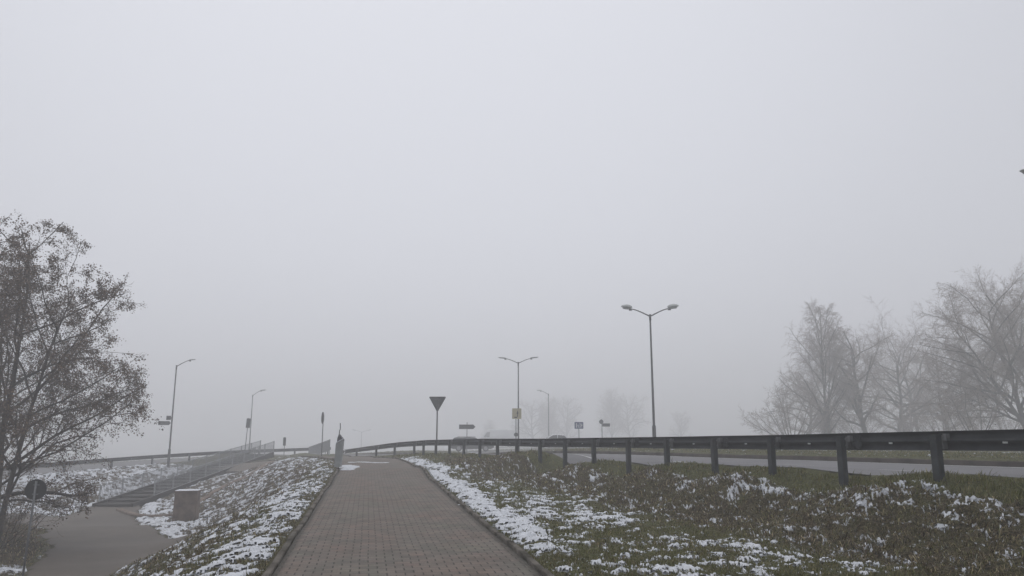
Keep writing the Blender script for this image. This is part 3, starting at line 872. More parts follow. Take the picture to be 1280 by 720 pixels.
def guardrail(posts_, P, label, group=None, detail=True, flip=1):
    root = thing('guardrail', label, 'guardrail', tuple(P[0]), 0, group)
    inv = Matrix.Translation(-Vector(P[0]))
    Pl = P - P[0]
    rail_beam('beam', Pl, RH + .02, .13, M['rail'], root, flip=flip)
    if detail:     # upper edge channel running on the near side
        n = normals2(Pl)
        prof = [(.105, .015), (.105, -.15), (.125, -.155), (.125, .015)]
        X = [np.stack([Pl[:, 0] + n[:, 0] * o, Pl[:, 1] + n[:, 1] * o, Pl[:, 2] + RH + .004 + zz], 1) for o, zz in prof]
    bmP = bmesh.new(); 
    # post: sigma/C section
    c = [(-.062, -.05), (.062, -.05), (.062, .05), (.030, .05), (.030, .042), (.054, .042), (.054, -.042), (-.054, -.042), (-.054, .042), (-.030, .042), (-.030, .05), (-.062, .05)]
    vs0 = [bmP.verts.new((x, y, -.45)) for x, y in c]; vs1 = [bmP.verts.new((x, y, RH - .03)) for x, y in c]
    for k in range(len(c)):
        bmP.faces.new((vs0[k], vs0[(k + 1) % len(c)], vs1[(k + 1) % len(c)], vs1[k]))
    bmP.faces.new(vs1); bmP.faces.new(vs0[::-1])
    bmesh.ops.recalc_face_normals(bmP, faces=bmP.faces)
    me = bpy.data.meshes.new('post'); bmP.to_mesh(me); bmP.free(); me.materials.append(M['post'])
    bmB = bmesh.new()
    box(bmB, -.035, .10, .051, .13, RH - .24, RH - .04)
    box(bmB, .101, .16, .055, .125, RH - .12, RH - .02)
    for zz in (RH - .08, RH - .19):
        tube(bmB, [(.06, .035, zz), (.06, .05, zz)], .014, 8)
    bmesh.ops.recalc_face_normals(bmB, faces=bmB.faces)
    meb = bpy.data.meshes.new('bracket'); bmB.to_mesh(meb); bmB.free(); meb.materials.append(M['galv'])
    bmL = bmesh.new(); box(bmL, .18, .36, .122, .129, RH - .25, RH - .02)
    for bx_ in (.22, .32):
        for zz in (RH - .045, RH - .135, RH - .225): tube(bmL, [(bx_, .10, zz), (bx_, .125, zz)], .015, 8)
    bmesh.ops.recalc_face_normals(bmL, faces=bmL.faces)
    mel = bpy.data.meshes.new('lap_plate'); bmL.to_mesh(mel); bmL.free(); mel.materials.append(M['rail'])
    bmR = bmesh.new(); box(bmR, -.035, .035, .118, .128, RH - .165, RH - .14)
    bmesh.ops.recalc_face_normals(bmR, faces=bmR.faces)
    mer = bpy.data.meshes.new('reflector'); bmR.to_mesh(mer); bmR.free(); mer.materials.append(M['lamphead'])
    rng = random.Random(4)
    pp = [Vector(p) for p in posts_]
    for k, p in enumerate(pp):
        d = (pp[min(k + 1, len(pp) - 1)] - pp[max(k - 1, 0)])
        rz = math.atan2(d.y, d.x) - (PI if flip > 0 else 0)
        for nm, mm in (('post', me), ('bracket', meb)) + ((('lap_plate', mel),) if detail and k < 12 and k % 2 == 0 else ()):
            o = bpy.data.objects.new(nm, mm); COL.objects.link(o); o.parent = root
            o.location = p - Vector(P[0]); o.rotation_euler = (rng.uniform(-.012, .012), rng.uniform(-.02, .02), rz + PI * 0)
        if k + 1 < len(pp) and k < 14:
            o = bpy.data.objects.new('reflector', mer); COL.objects.link(o); o.parent = root
            o.location = (p + pp[k + 1]) / 2 - Vector(P[0]); o.rotation_euler = (0, 0, rz)
    return root
guardrail(rail_posts, RAILP, 'long dark steel guardrail on posts above the right grass embankment')
PB = []
L = np.r_[0, np.cumsum(np.linalg.norm(np.diff(RAILB[:, :2], axis=0), axis=1))]
for s in np.arange(.5, L[-1], 4.0): PB.append(tuple(np.interp(s, L, RAILB[:, k]) for k in range(3)))
guardrail(PB, RAILB, 'far grey guardrail along the road above the snowy left bank', detail=False, flip=1)

# ------------------------------------------------------------------ street lamps
def lamp(label, loc, rz, H=7.5, arms=(1, -1), reach=1.05, head=(.5, .2, .12), rise=.5, group='street lamps along the road', lean=(0, 0), slim=False):
    root = thing('street_lamp', label, 'street lamp', loc, rz, group)
    root.rotation_euler = (lean[0], lean[1], rz)
    top = H - rise
    bm = bmesh.new(); tube(bm, [(0, 0, -.4), (0, 0, 1.3), (0, 0, 1.38), (0, 0, top)], [.095, .092, .062, .042], 14); obj('pole', bm, M['pole'], root, True)
    bm = bmesh.new(); box(bm, -.06, .06, -.102, -.085, .5, .9); obj('service_door', bm, M['galv'], root)
    bm = bmesh.new(); tube(bm, [(0, 0, top - .25), (0, 0, top + .05)], .055, 12); tube(bm, [(0, -.05, top - .33), (0, -.09, top - .33)], .025, 8); obj('collar', bm, M['pole'], root, True)
    for s in arms:
        bm = bmesh.new()
        pts = []
        for k in range(9):
            t = k / 8
            pts.append((s * reach * t, 0, top - .05 + rise * (1.15 * t - .22 * t ** 4)))
        tube(bm, pts, [.034 - .010 * k / 8 for k in range(9)], 8)
        obj('arm', bm, M['pole'], root, True)
        ex, ez = pts[-1][0], pts[-1][2]
        l, w, h = head
        a = 0.10 * 1
        def T(u, v, z): return (ex + s * (u * math.cos(a) - 0 * z), v, ez + u * math.sin(a) + z)
        bm = bmesh.new()
        secs = [(-.06, .30, .45), (.05, .9, .95), (.45 * l, 1, 1), (.8 * l, .85, .72), (l, .35, .22)]
        rings = []
        for u, sw, sh in secs:
            ring = []
            for k in range(12):
                an = 2 * PI * k / 12
                ring.append(bm.verts.new(T(u, w / 2 * sw * math.cos(an), h * .35 + h * sh * (.62 if math.sin(an) > 0 else .30) * math.sin(an))))
            rings.append(ring)
        for i in range(len(rings) - 1):
            for k in range(12): bm.faces.new((rings[i][k], rings[i][(k + 1) % 12], rings[i + 1][(k + 1) % 12], rings[i + 1][k]))
        bm.faces.new(rings[0]); bm.faces.new(rings[-1])
        hd = obj('lamp_head', bm, M['lamphead'] if not slim else M['galv'], root, True)
        bm = bmesh.new()
        rings = []
        for u, sw in ((.18 * l, .6), (.3 * l, .8), (.65 * l, .75), (.82 * l, .5)):
            rings.append([bm.verts.new(T(u, w / 2 * sw * math.cos(PI + PI * k / 6), h * .12 + h * .30 * math.sin(PI + PI * k / 6) * (1 if sw > .7 else .7))) for k in range(7)])
        for i in range(3):
            for k in range(6): bm.faces.new((rings[i][k], rings[i][k + 1], rings[i + 1][k + 1], rings[i + 1][k]))
        bm.faces.new([v for v in rings[0]]); bm.faces.new([v for v in rings[-1]])
        obj('lens', bm, M['lens'], hd, True)
        bm = bmesh.new(); box(bm, ex - .05 if s > 0 else ex - .10, ex + .10 if s > 0 else ex + .05, -.03, .03, ez - .085, ez + .015)
        obj('bracket', bm, M['galv'], hd, False)
    return root
def lampspot(px, Y): 
    x = xat(px, Y, 2); return (x, Y, mz(x, Y))
def lampH(px, pytop, Y):
    p = at(px, pytop, Y); return p.z - mz(p.x, Y)
Y1 = 38.0
l1 = lampspot(817.5, Y1)
lamp('tall twin-armed street lamp, the darkest and nearest standing fully in view right of centre', l1, R(-4), lampH(813, 384, Y1), reach=.95, head=(.50, .32, .23), rise=.42)
l2 = lampspot(648, 60)
lamp('slender twin-armed street lamp rising beside the yellow board', l2, R(-6), lampH(646, 447, 60), reach=1.0, head=(.62, .18, .09), rise=.40, slim=True)
l3 = lampspot(686, 104)
lamp('pale single-armed street lamp fading in fog between two other lamps', l3, 0, lampH(684, 488, 104), arms=(-1,), reach=1.0, head=(.6, .24, .14), rise=.5)
l4 = lampspot(452, 190); 
lamp('barely visible twin-armed street lamp far beyond the brick path end', (l4[0], 190, l4[2]), 0, lampH(452, 537.5, 190), reach=1.6, head=(.8, .3, .18), rise=.5)
l5 = (xat(211, 57), 57, mz(xat(211, 57), 57))
lamp('single-armed street lamp at left with street name plates on its pole', l5, 0, lampH(222, 449, 57), arms=(1,), reach=.95, head=(.45, .16, .07), rise=.50, slim=True)
l6 = (xat(311.5, 88), 88, mz(xat(311.5, 88), 88))
lamp('faint single-armed street lamp behind the stair railings', l6, 0, lampH(317, 487.5, 88), arms=(1,), reach=.9, head=(.62, .24, .14), rise=.6)
# close lamp whose left head reaches into the frame
hp = at(1275, 217.5, 18.0)
zb = mz(hp.x + 1.45, 18.0)
lamp('nearest twin-armed street lamp, only one head showing at the right edge', (hp.x + 1.50, 18.0, zb), 0, hp.z - zb + .06, reach=.98, head=(.50, .26, .16), rise=.42)

# ------------------------------------------------------------------ signs
def sign_root(name, label, cat, px, Y, rz=0, z=None, group=None):
    x = xat(px, Y, .5); z = mz(x, Y) if z is None else z
    return thing(name, label, cat, (x, Y, z), rz, group), x, z
def sign_post(root, top, r=.03, m='galv', z0=-.3):
    bm = bmesh.new(); tube(bm, [(0, 0, z0), (0, 0, top)], r, 10); return obj('post', bm, M[m], root, True)
def zpx(py, Y, base): return at(640, py, Y).z - base

# give way sign seen from behind
def yield_sign():
    Y = 38.6
    root, x, z = sign_root('give_way_sign', 'inverted triangular give way sign seen from behind beside the guardrail', 'road sign', 545.5, Y)
    t = zpx(495.8, Y, z); b = zpx(515.5, Y, z)
    sign_post(root, t - .05, .034, 'signback')
    w = .44
    tri = rounded_poly([(-w, t), (w, t), (0, b)], .07)
    bm = bmesh.new(); prism(bm, tri, .034, .040); pl = obj('plate', bm, M['signback'], root)
    inn = rounded_poly([(-w + .03, t - .02), (w - .03, t - .02), (0, b + .04)], .06)
    bm = bmesh.new()
    n = len(tri)
    a = [bm.verts.new((p[0], .030, p[1])) for p in tri]; c = [bm.verts.new((p[0], .012, p[1])) for p in tri]
    a2 = [bm.verts.new((p[0], .030, p[1])) for p in inn]; c2 = [bm.verts.new((p[0], .012, p[1])) for p in inn]
    for k in range(n):
        k2 = (k + 1) % n
        bm.faces.new((a[k], a[k2], c[k2], c[k])); bm.faces.new((c[k], c[k2], c2[k2], c2[k])); bm.faces.new((c2[k], c2[k2], a2[k2], a2[k]))
    obj('rim', bm, M['signdark'], root)
    for zz in (t - .12, t - .42):
        bm = bmesh.new(); box(bm, -.16 if zz > t - .3 else -.09, .16 if zz > t - .3 else .09, .026, .034, zz - .02, zz + .02)
        tube(bm, [(-.0, -.0, zz - .02), (0, 0, zz + .02)], .042, 10); obj('clamp', bm, M['galv'], root)
yield_sign()

def round_sign(name, label, px, pyc, dpx, Y, yaw, m_back='signdark', dia=None, base_py=None, post_r=.028, tilt=0.0, face='white', group=None):
    root, x, z = sign_root(name, label, 'road sign', px, Y, yaw, group=group)
    c = zpx(pyc, Y, z); r = (dia or dpx * Y / 968) / 2
    root.rotation_euler = (0, tilt, yaw)
    sign_post(root, c + r * .8, post_r)
    bm = bmesh.new(); prism(bm, circle(r, 36, 0, c), .030, .038); obj('plate', bm, M[m_back], root)
    bm = bmesh.new(); prism(bm, circle(r * .94, 36, 0, c), .040, .0425); obj('face', bm, M[face], root)
    for zz in (c + r * .45, c - r * .45):
        bm = bmesh.new(); box(bm, -.07, .07, .022, .030, zz - .015, zz + .015); obj('clamp', bm, M['galv'], root)
    return root
round_sign('round_sign', 'small round road sign seen from behind under the tree at left', 42.5, 612, 25, 19.8, R(8), tilt=R(1.5))
round_sign('round_sign', 'narrow looking round sign turned edge-on on a tall post left of the cabinet', 402, 522.5, 15, 48, R(90), 'signback')
def plate_sign(label, px, plates, Y, yaw=0, tilt=0, post_top=None, m='signback', name='road_sign', cat='road sign', r=.03, postm='galv'):
    root, x, z = sign_root(name, label, cat, px, Y, yaw)
    root.rotation_euler = (0, tilt, yaw)
    tops = []
    for (x0, x1, y0, y1, mm, shape) in plates:
        s = Y / 968
        X0, X1 = (x0 - px) * s, (x1 - px) * s; Z1, Z0 = zpx(y0, Y, z), zpx(y1, Y, z); tops.append(Z1)
        if yaw: k = 1 / max(.2, abs(math.cos(yaw))); X0 *= k; X1 *= k
        if shape == 'arrow':
            h = (Z1 - Z0); poly = [(X0, Z0), (X1 - h * .5, Z0), (X1, (Z0 + Z1) / 2), (X1 - h * .5, Z1), (X0, Z1)]
        elif shape == 'round':
            poly = circle((Z1 - Z0) / 2, 24, (X0 + X1) / 2, (Z0 + Z1) / 2)
        else:
            poly = rounded_poly([(X0, Z0), (X1, Z0), (X1, Z1), (X0, Z1)], min(.03, (Z1 - Z0) / 4))
        bm = bmesh.new(); prism(bm, poly, -.052, -.034); obj('plate', bm, M[mm], root)
    sign_post(root, (post_top and zpx(post_top, Y, z)) or max(tops) + .02, r, postm)
    return root, x, z
plate_sign('grey direction arrow sign above the dark estate car', 583.5, [(573.5, 594, 530.7, 536.3, 'signback', 'arrow')], 62, post_top=528)
plate_sign('tall narrow back of a traffic sign by the stair top', 306, [(304, 308.8, 523, 534.8, 'signback', 'rect')], 64, R(10), tilt=R(2.5))
plate_sign('short low marker sign with narrow plate behind the snowy crest', 355.3, [(353.6, 357, 546.8, 557, 'signdark', 'rect')], 66, R(0))
plate_sign('round sign and arrow plate together on one thin post right of blue sign', 753, [(749.5, 755, 524.5, 530, 'signback', 'round'), (753.5, 763, 529.3, 533.2, 'signback', 'rect')], 66, post_top=524)
# street name plates on the left lamp's pole: separate signs hung on it
def pole_plate(label, px0, px1, py0, py1, Y, m):
    xa, xb = xat(px0, Y, 3), xat(px1, Y, 3); z1, z0 = at(640, py0, Y).z, at(640, py1, Y).z
    root = thing('name_plate', label, 'sign', ((xa + xb) / 2, Y - .12, z0), 0, 'plates on the left lamp pole')
    w = (xb - xa) / 2; h = z1 - z0
    bm = bmesh.new(); box(bm, -w, w, -.012, .012, 0, h); obj('plate', bm, M[m], root, bevel=.004)
    bm = bmesh.new(); box(bm, w - .10, w + .05, .0125, .05, h * .3, h * .7); obj('bracket', bm, M['galv'], root)
pole_plate('long grey plate sticking out left of the street lamp pole', 199.5, 213.5, 526.5, 531.3, 57, 'signback')
pole_plate('small square plate just above the long one on the lamp pole', 209, 214.6, 519.8, 525, 57, 'signback')

def yellow_board():
    Y = 54
    root, x, z = sign_root('notice_board', 'faded yellow rectangular board on a thin post beside the slender lamp', 'road sign', 645, Y)
    s = Y / 968; f = lambda px: (px - 645) * s
    Z1, Z0 = zpx(510.5, Y, z), zpx(523.6, Y, z)
    bm = bmesh.new(); prism(bm, rounded_poly([(f(640.2), Z0), (f(651.8), Z0), (f(651.8), Z1), (f(640.2), Z1)], .04), -.06, -.04); pl = obj('board', bm, M['yellow'], root)
    bm = bmesh.new()
    prism(bm, [(f(645.6), Z0 + .36), (f(647), Z0 + .58), (f(648.2), Z0 + .36), (f(647.4), Z0 + .36), (f(647.4), Z0 + .14), (f(646.4), Z0 + .14), (f(646.4), Z0 + .36)], -.064, -.0605)
    prism(bm, [(f(643), Z0 + .06), (f(646.6), Z0 + .06), (f(646.6), Z0 + .14), (f(643), Z0 + .14)], -.064, -.0605)
    obj('marking', bm, M['signdark'], pl)
    sign_post(root, Z1 - .05, .03)
    c = zpx(543.3, Y, z)
    bm = bmesh.new(); prism(bm, circle(.14, 24, 0, c), -.05, -.034); obj('round_plate', bm, M['signback'], root)
yellow_board()
def blue_sign():
    Y = 62
    root, x, z = sign_root('information_sign', 'blue rectangular road sign with white symbols on two short posts', 'road sign', 724, Y)
    s = Y / 968; f = lambda px: (px - 724) * s
    Z1, Z0 = zpx(527.5, Y, z), zpx(536, Y, z)
    bm = bmesh.new(); prism(bm, rounded_poly([(f(718.6), Z0), (f(729.6), Z0), (f(729.6), Z1), (f(718.6), Z1)], .04), -.06, -.04); pl = obj('board', bm, M['blue'], root)
    bm = bmesh.new()
    w = (f(729.6) - f(718.6)); x0 = f(718.6); h = Z1 - Z0
    def rc(a, b, c, d): prism(bm, [(x0 + a * w, Z0 + c * h), (x0 + b * w, Z0 + c * h), (x0 + b * w, Z0 + d * h), (x0 + a * w, Z0 + d * h)], -.0640, -.0605)
    rc(.18, .27, .15, .85); rc(.34, .46, .42, .58); rc(.40, .46, .15, .41); rc(.56, .60, .1, .9); rc(.68, .78, .2, .8); rc(.782, .90, .45, .6)
    obj('symbol', bm, M['white'], pl)
    sign_post(root, Z1 - .05, .03)
blue_sign()

# ------------------------------------------------------------------ cabinet at the path edge
def cabinet():
    Y = 28.9
    x = xat(424.3, Y, .3)
    i = int(np.argmin((PATH[:, 0] - x) ** 2 + (PATH[:, 1] - Y) ** 2))
    z = mz(x, Y) - .10
    root = thing('utility_cabinet', 'grey slab-like utility cabinet with snow on its slanted top beside the brick path', 'cabinet', (x, Y, z), R(0))
    zt = lambda py: at(640, py, Y).z - z
    s = Y / 968
    # near face corners follow the leaning outline in the photo
    def P(px, py): return ((px - 424.3) * s, zt(py))
    A = [P(418.6, 583.6), P(425.6, 585.4), P(427.6, 549.8), P(419.4, 554.6)]
    bm = bmesh.new()
    prism(bm, [A[0], (A[1][0], A[0][1]), A[2], A[3]], -.16, .16); bd = obj('body', bm, M['cabinet'], root, bevel=.008)
    bm = bmesh.new()
    prism(bm, [P(420.3, 555.2), P(428.0, 550.4), P(427.2, 548.8), P(422.2, 542.8), P(420.6, 548)], -.10, .16); obj('lid', bm, M['cabdark'], root, bevel=.006)
    bm = bmesh.new()
    prism(bm, [P(419.8, 554.2), P(428.2, 548.9), P(428.1, 547.9), P(419.9, 552.9)], -.185, -.102); obj('snow_cap', bm, M['snowcap'], root, bevel=.01)
    bm = bmesh.new()
    q = P(421.9, 543.6); q2 = P(422.4, 538.5); q3 = P(423.2, 536); q4 = P(422.8, 528.8)
    tube(bm, [(q[0], 0, q[1] - .1), (q2[0], 0, q2[1]), (q3[0], 0, q3[1]), (q4[0], 0, q4[1])], .017, 8); obj('rod', bm, M['pole'], root, True)
    bm = bmesh.new(); box(bm, A[0][0] + .06, A[1][0] - .03, -.172, -.161, .30, 1.0); obj('door', bm, M['cabinet'], root, bevel=.003)
cabinet()

# concrete block by the lower path
def block():
    c = (-14.1, 33.4)
    x = xat(233.5, 34.2, -1.4); z = mz(x, 34.2)
    root = thing('concrete_block', 'square weathered concrete block with snow-dusted cap beside the lower path', 'concrete block', (x, 34.2, z), R(12))
    h = at(233, 613, 34.2).z - z
    bm = bmesh.new(); vs = box(bm, -.47, .47, -.40, .40, -.3, h - .06)
    for v in vs:
        if v.co.z > 0: v.co.x *= .97; v.co.y *= .97
    obj('body', bm, M['concrete'], root, bevel=.02)
    bm = bmesh.new(); box(bm, -.495, .495, -.425, .425, h - .058, h + .01); obj('cap_slab', bm, M['concrete'], root, bevel=.01)
    bm = bmesh.new(); rng = random.Random(2)
    bmesh.ops.create_grid(bm, x_segments=14, y_segments=12, size=.5)
    for v in bm.verts:
        e = max(abs(v.co.x), abs(v.co.y)) / .5
        v.co.x *= .95; v.co.y *= .80; v.co.z = h + .012 + (.028 if e < .9 else -.003) * rng.uniform(.6, 1.2)
    obj('snow_cap', bm, M['snowcap'], root, True)
block()

# ------------------------------------------------------------------ stairs and picket railings
SX0, SX1, SY0, SY1, SZ0, SZ1 = -22.3, -20.3, 42.0, 66.0, -2.1, .10
def stairs():
    root = thing('staircase', 'long shallow outdoor staircase climbing the bank between picket railings', 'stairs', (0, 0, 0))
    bm = bmesh.new(); n = 18
    prof = []
    for k in range(n):
        y0 = SY0 + (SY1 - SY0) * k / n; z1 = SZ0 + (SZ1 - SZ0) * (k + 1) / n
        prof += [(y0, SZ0 + (SZ1 - SZ0) * k / n), (y0, z1)]
    prof += [(SY1, SZ1), (SY1, SZ1 - .5), (SY0, SZ0 - .4)]
    a = [bm.verts.new((SX0 + .05, y, z)) for y, z in prof]; b = [bm.verts.new((SX1 - .05, y, z)) for y, z in prof]
    bm.faces.new(a[::-1]); bm.faces.new(b)
    for i in range(len(prof)): bm.faces.new((a[i], b[i], b[(i + 1) % len(prof)], a[(i + 1) % len(prof)]))
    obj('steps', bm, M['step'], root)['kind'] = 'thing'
    for xx in (SX0, SX1):
        bm = bmesh.new()
        vs = box(bm, xx - .10, xx + .048 if xx == SX0 else xx + .10, SY0, SY1, -.5, .16)
        for v in vs: v.co.z += SZ0 + (SZ1 - SZ0) * (v.co.y - SY0) / (SY1 - SY0); 
        if xx == SX1:
            for v in vs:
                if v.co.x < xx: v.co.x = xx - .048
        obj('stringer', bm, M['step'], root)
stairs()
def picket_fence(label, x0, y0, z0, x1, y1, z1, bay=2.4, h=.92, pitch=.15, flat_end=0, group=None, m='fence', r=.0095):
    root = thing('picket_railing', label, 'railing', (x0, y0, z0), 0, group)
    d = Vector((x1 - x0, y1 - y0, z1 - z0)); L = math.hypot(d.x, d.y); nb = max(1, round(L / bay))
    for k in range(nb + 1):
        p = d * (k / nb); bm = bmesh.new()
        box(bm, p.x - .025, p.x + .025, p.y - .025, p.y + .025, p.z - .25, p.z + h + .03); obj('post', bm, M[m], root)
    for k in range(nb):
        a = d * (k / nb); b = d * ((k + 1) / nb)
        bm = bmesh.new()
        for zz in (.08, h - .03):
            tube(bm, [a + Vector((0, 0, zz)), b + Vector((0, 0, zz))], .016, 6)
        npk = int((b - a).length / pitch)
        for q in range(1, npk):
            p = a + (b - a) * (q / npk)
            box(bm, p.x - r, p.x + r, p.y - r, p.y + r, p.z + .05, p.z + h + .02)
        obj('picket_panel', bm, M[m], root)
    return root
picket_fence('left steel picket railing beside the long stairs', SX0 - .06, 42.6, SZ0 + .15, SX0 - .06, SY1 + 3, SZ1 + .18, group=None)
picket_fence('right steel picket railing beside the long stairs, nearest the concrete block', SX1 + .06, 44.4, SZ0 + .33, SX1 + .06, SY1, SZ1 + .15, group=None)
# wedge of fence beyond the rail
pA = at(384, 559, 74); pB = at(412.5, 549.5, 62)
picket_fence('short pale railing section standing behind the far guardrail near the cabinet', at(386, 563, 76).x, 76, at(386, 559, 76).z - .95, pB.x, 62, pB.z - .95, h=.95, pitch=.14, m='fence', r=.008)

# narrow concrete gutter running up past the block
def gutter():
    P = densify([(-20.4, 40.9), (-18.3, 38.6), (-16.6, 37.6), (-15.8, 37.6), (-15.4, 41), (-15.2, 46), (-15.4, 51)], .4)
    P = np.c_[P, np.zeros(len(P))]
    n = normals2(P)
    V = []
    prof = [(-.14, -.05), (-.14, .055), (-.08, .06), (0, .01), (.08, .06), (.14, .055), (.14, -.05)]
    for o, zz in prof:
        x = P[:, 0] + n[:, 0] * o; y = P[:, 1] + n[:, 1] * o
        V.append(np.stack([x, y, macro(P[:, 0], P[:, 1]) + zz + .03], 1))
    V = np.stack(V, 1).reshape(-1, 3); k = len(prof); ny = len(P)
    i, j = np.meshgrid(np.arange(ny - 1), np.arange(k - 1), indexing='ij')
    Fq = np.stack([i * k + j, (i + 1) * k + j, (i + 1) * k + j + 1, i * k + j + 1], -1).reshape(-1, 4)
    o = link('drainage_channel', npmesh('drainage_channel', V, Fq, 4), M['concrete']); tag(o, 'narrow concrete drainage channel crossing the snow behind the block', 'drain channel')
gutter()

# ------------------------------------------------------------------ vehicles
def car(name, label, cat, loc, rz, prof, length, width, belt, roofz, paint, wins, wheelr=.32, wx=None, rails=False, estate=False, sc=1.0):
    root = thing(name, label, cat, loc, rz); root.scale = (sc, sc, sc)
    bm = bmesh.new()
    # body lofted across the width in slices with tumblehome and rounded flanks
    ys = [(-1, .90, .0), (-.985, .97, 0), (-.9, 1, 0), (0, 1, 0), (.9, 1, 0), (.985, .97, 0), (1, .90, 0)]
    rings = []
    zm = belt
    for t, k, _ in ys:
        ring = []
        for x, z in prof:
            cl = (z - zm) / (roofz - zm) if z > zm else 0
            w = width / 2 * (1 - .16 * max(0, cl))
            endf = 1 - .10 * (abs(x) / (length / 2)) ** 6
            zz = .62 + (z - .62) * k if True else z
            ring.append(bm.verts.new((x * (1 - .0 * abs(t)), t * w * endf, zz)))
        rings.append(ring)
    n = len(prof)
    for i in range(len(rings) - 1):
        for k in range(n): bm.faces.new((rings[i][k], rings[i][(k + 1) % n], rings[i + 1][(k + 1) % n], rings[i + 1][k]))
    bm.faces.new(rings[0]); bm.faces.new(rings[-1][::-1])
    body = obj('body', bm, paint, root, True)
    for poly in wins['side']:
        for s in (-1, 1):
            bm = bmesh.new()
            a = []; b = []
            for x, z in poly:
                cl = (z - zm) / (roofz - zm); w = width / 2 * (1 - .16 * max(0, cl))
                a.append(bm.verts.new((x, s * (w - .02), z))); b.append(bm.verts.new((x, s * (w + .006), z)))
            m_ = len(poly); bm.faces.new(a); bm.faces.new(b)
            for k in range(m_): bm.faces.new((a[k], a[(k + 1) % m_], b[(k + 1) % m_], b[k]))
            obj('window', bm, M['glass'], root)
    for (x0, z0), (x1, z1), nm in wins['screens']:
        bm = bmesh.new()
        dx, dz = x1 - x0, z1 - z0; l = math.hypot(dx, dz); nx, nz = dz / l, -dx / l
        if nz < 0: nx, nz = -nx, -nz
        vs = []
        for (x, z, w) in ((x0 + .08 * dx, z0 + .08 * dz, .80), (x1 - .08 * dx, z1 - .08 * dz, .70)):
            for s in (-1, 1):
                vs.append((x + nx * .012, s * width / 2 * w, z + nz * .012))
        q = [bm.verts.new(v) for v in (vs[0], vs[1], vs[3], vs[2])]; q2 = [bm.verts.new((v.co.x - nx * .02, v.co.y, v.co.z - nz * .02)) for v in q]
        bm.faces.new(q); bm.faces.new(q2[::-1])
        for k in range(4): bm.faces.new((q[k], q[(k + 1) % 4], q2[(k + 1) % 4], q2[k]))
        obj(nm, bm, M['glass'], root)
    for x in wx or (-length * .30, length * .31):
        for s in (-1, 1):
            bm = bmesh.new(); prism(bm, circle(wheelr, 24, x, wheelr), s * (width / 2 - .20), s * (width / 2 + .005)); wh = obj('wheel', bm, M['tyre'], root, bevel=.015)
            bm = bmesh.new(); prism(bm, circle(wheelr * .62, 18, x, wheelr), s * (width / 2 + .006), s * (width / 2 + .014)); obj('rim', bm, M['rim'], wh)
    for s in (-1, 1):
        bm = bmesh.new(); box(bm, length / 2 - .22, length / 2 - .04, s * width * .33 - .12, s * width * .33 + .12, .64, .76); obj('headlight', bm, M['lens'], root, bevel=.02)
        bm = bmesh.new(); box(bm, -length / 2 - .0, -length / 2 + .10, s * width * .38 - .07, s * width * .38 + .07, .80, 1.0); obj('tail_light', bm, M['red'], root, bevel=.02)
        if rails:
            bm = bmesh.new(); tube(bm, [(-1.5, s * .58, roofz - .02), (-1.3, s * .58, roofz + .05), (.2, s * .58, roofz + .05), (.4, s * .58, roofz - .02)], .018, 6); obj('roof_rail', bm, M['pole'], root)
    return root

estate = [(-2.25, .35), (-2.28, .75), (-2.22, .98), (-2.05, 1.10), (-1.80, 1.38), (-1.55, 1.43), (-.3, 1.46), (.25, 1.42), (.95, 1.02), (1.35, .93), (2.0, .80), (2.22, .62), (2.25, .38), (1.9, .25), (-1.9, .25)]
x = xat(590, 80, 1); z = at(640, 562.5, 80).z
zt = at(640, 546.3, 80).z - 1.46
car('estate_car', 'dark estate car with roof rails passing behind the guardrail', 'car', (x, 80, zt + .02), R(3), estate, 4.5, 1.75, .98, 1.46, M['cardark'],
    dict(side=[[(-1.85, 1.06), (-1.68, 1.34), (-1.0, 1.37), (-1.0, 1.03)], [(-.92, 1.03), (-.92, 1.37), (-.12, 1.38), (-.05, 1.02)], [(.03, 1.02), (-.02, 1.38), (.25, 1.34), (.78, 1.02)]],
         screens=[((.95, 1.02), (.25, 1.42), 'windscreen'), ((-2.05, 1.10), (-1.80, 1.38), 'rear_window')]), rails=True)
sedan = [(-2.1, .35), (-2.15, .7), (-2.1, .95), (-1.5, 1.0), (-1.0, 1.36), (-.7, 1.42), (.1, 1.43), (.35, 1.38), (.95, 1.02), (1.3, .93), (1.95, .80), (2.12, .6), (2.15, .38), (1.9, .25), (-1.9, .25)]
x = xat(693, 84, 1); zt = mz(x, 84)
car('white_car', 'white car with dark windows just showing above the guardrail', 'car', (x, 84, at(640, 543.0, 84).z - 1.43), R(183), sedan, 4.3, 1.75, .98, 1.43, M['carwhite'],
    dict(side=[[(-1.25, 1.05), (-.95, 1.31), (-.3, 1.36), (-.3, 1.03)], [(-.22, 1.03), (-.22, 1.36), (.15, 1.35), (.32, 1.30), (.72, 1.03)]],
         screens=[((.95, 1.02), (.35, 1.38), 'windscreen'), ((-1.5, 1.0), (-1.0, 1.36), 'rear_window')]))
van = [(-2.6, .35), (-2.62, 2.2), (-2.55, 2.32), (1.2, 2.36), (1.45, 2.25), (2.1, 1.30), (2.65, 1.10), (2.75, .7), (2.72, .38), (2.3, .28), (-2.3, .28)]
x = xat(622, 180, 1)
car('box_truck', 'pale high-roofed truck almost lost in the fog behind the estate car', 'truck', (x, 180, at(640, 536.8, 180).z - 4.11), R(180), van, 5.3, 2.0, 1.25, 2.36, M['carwhite'],
    dict(side=[[(1.05, 1.35), (1.0, 2.0), (1.40, 2.0), (1.85, 1.35)]], screens=[((2.1, 1.30), (1.45, 2.25), 'windscreen')]), wheelr=.36, sc=1.74)

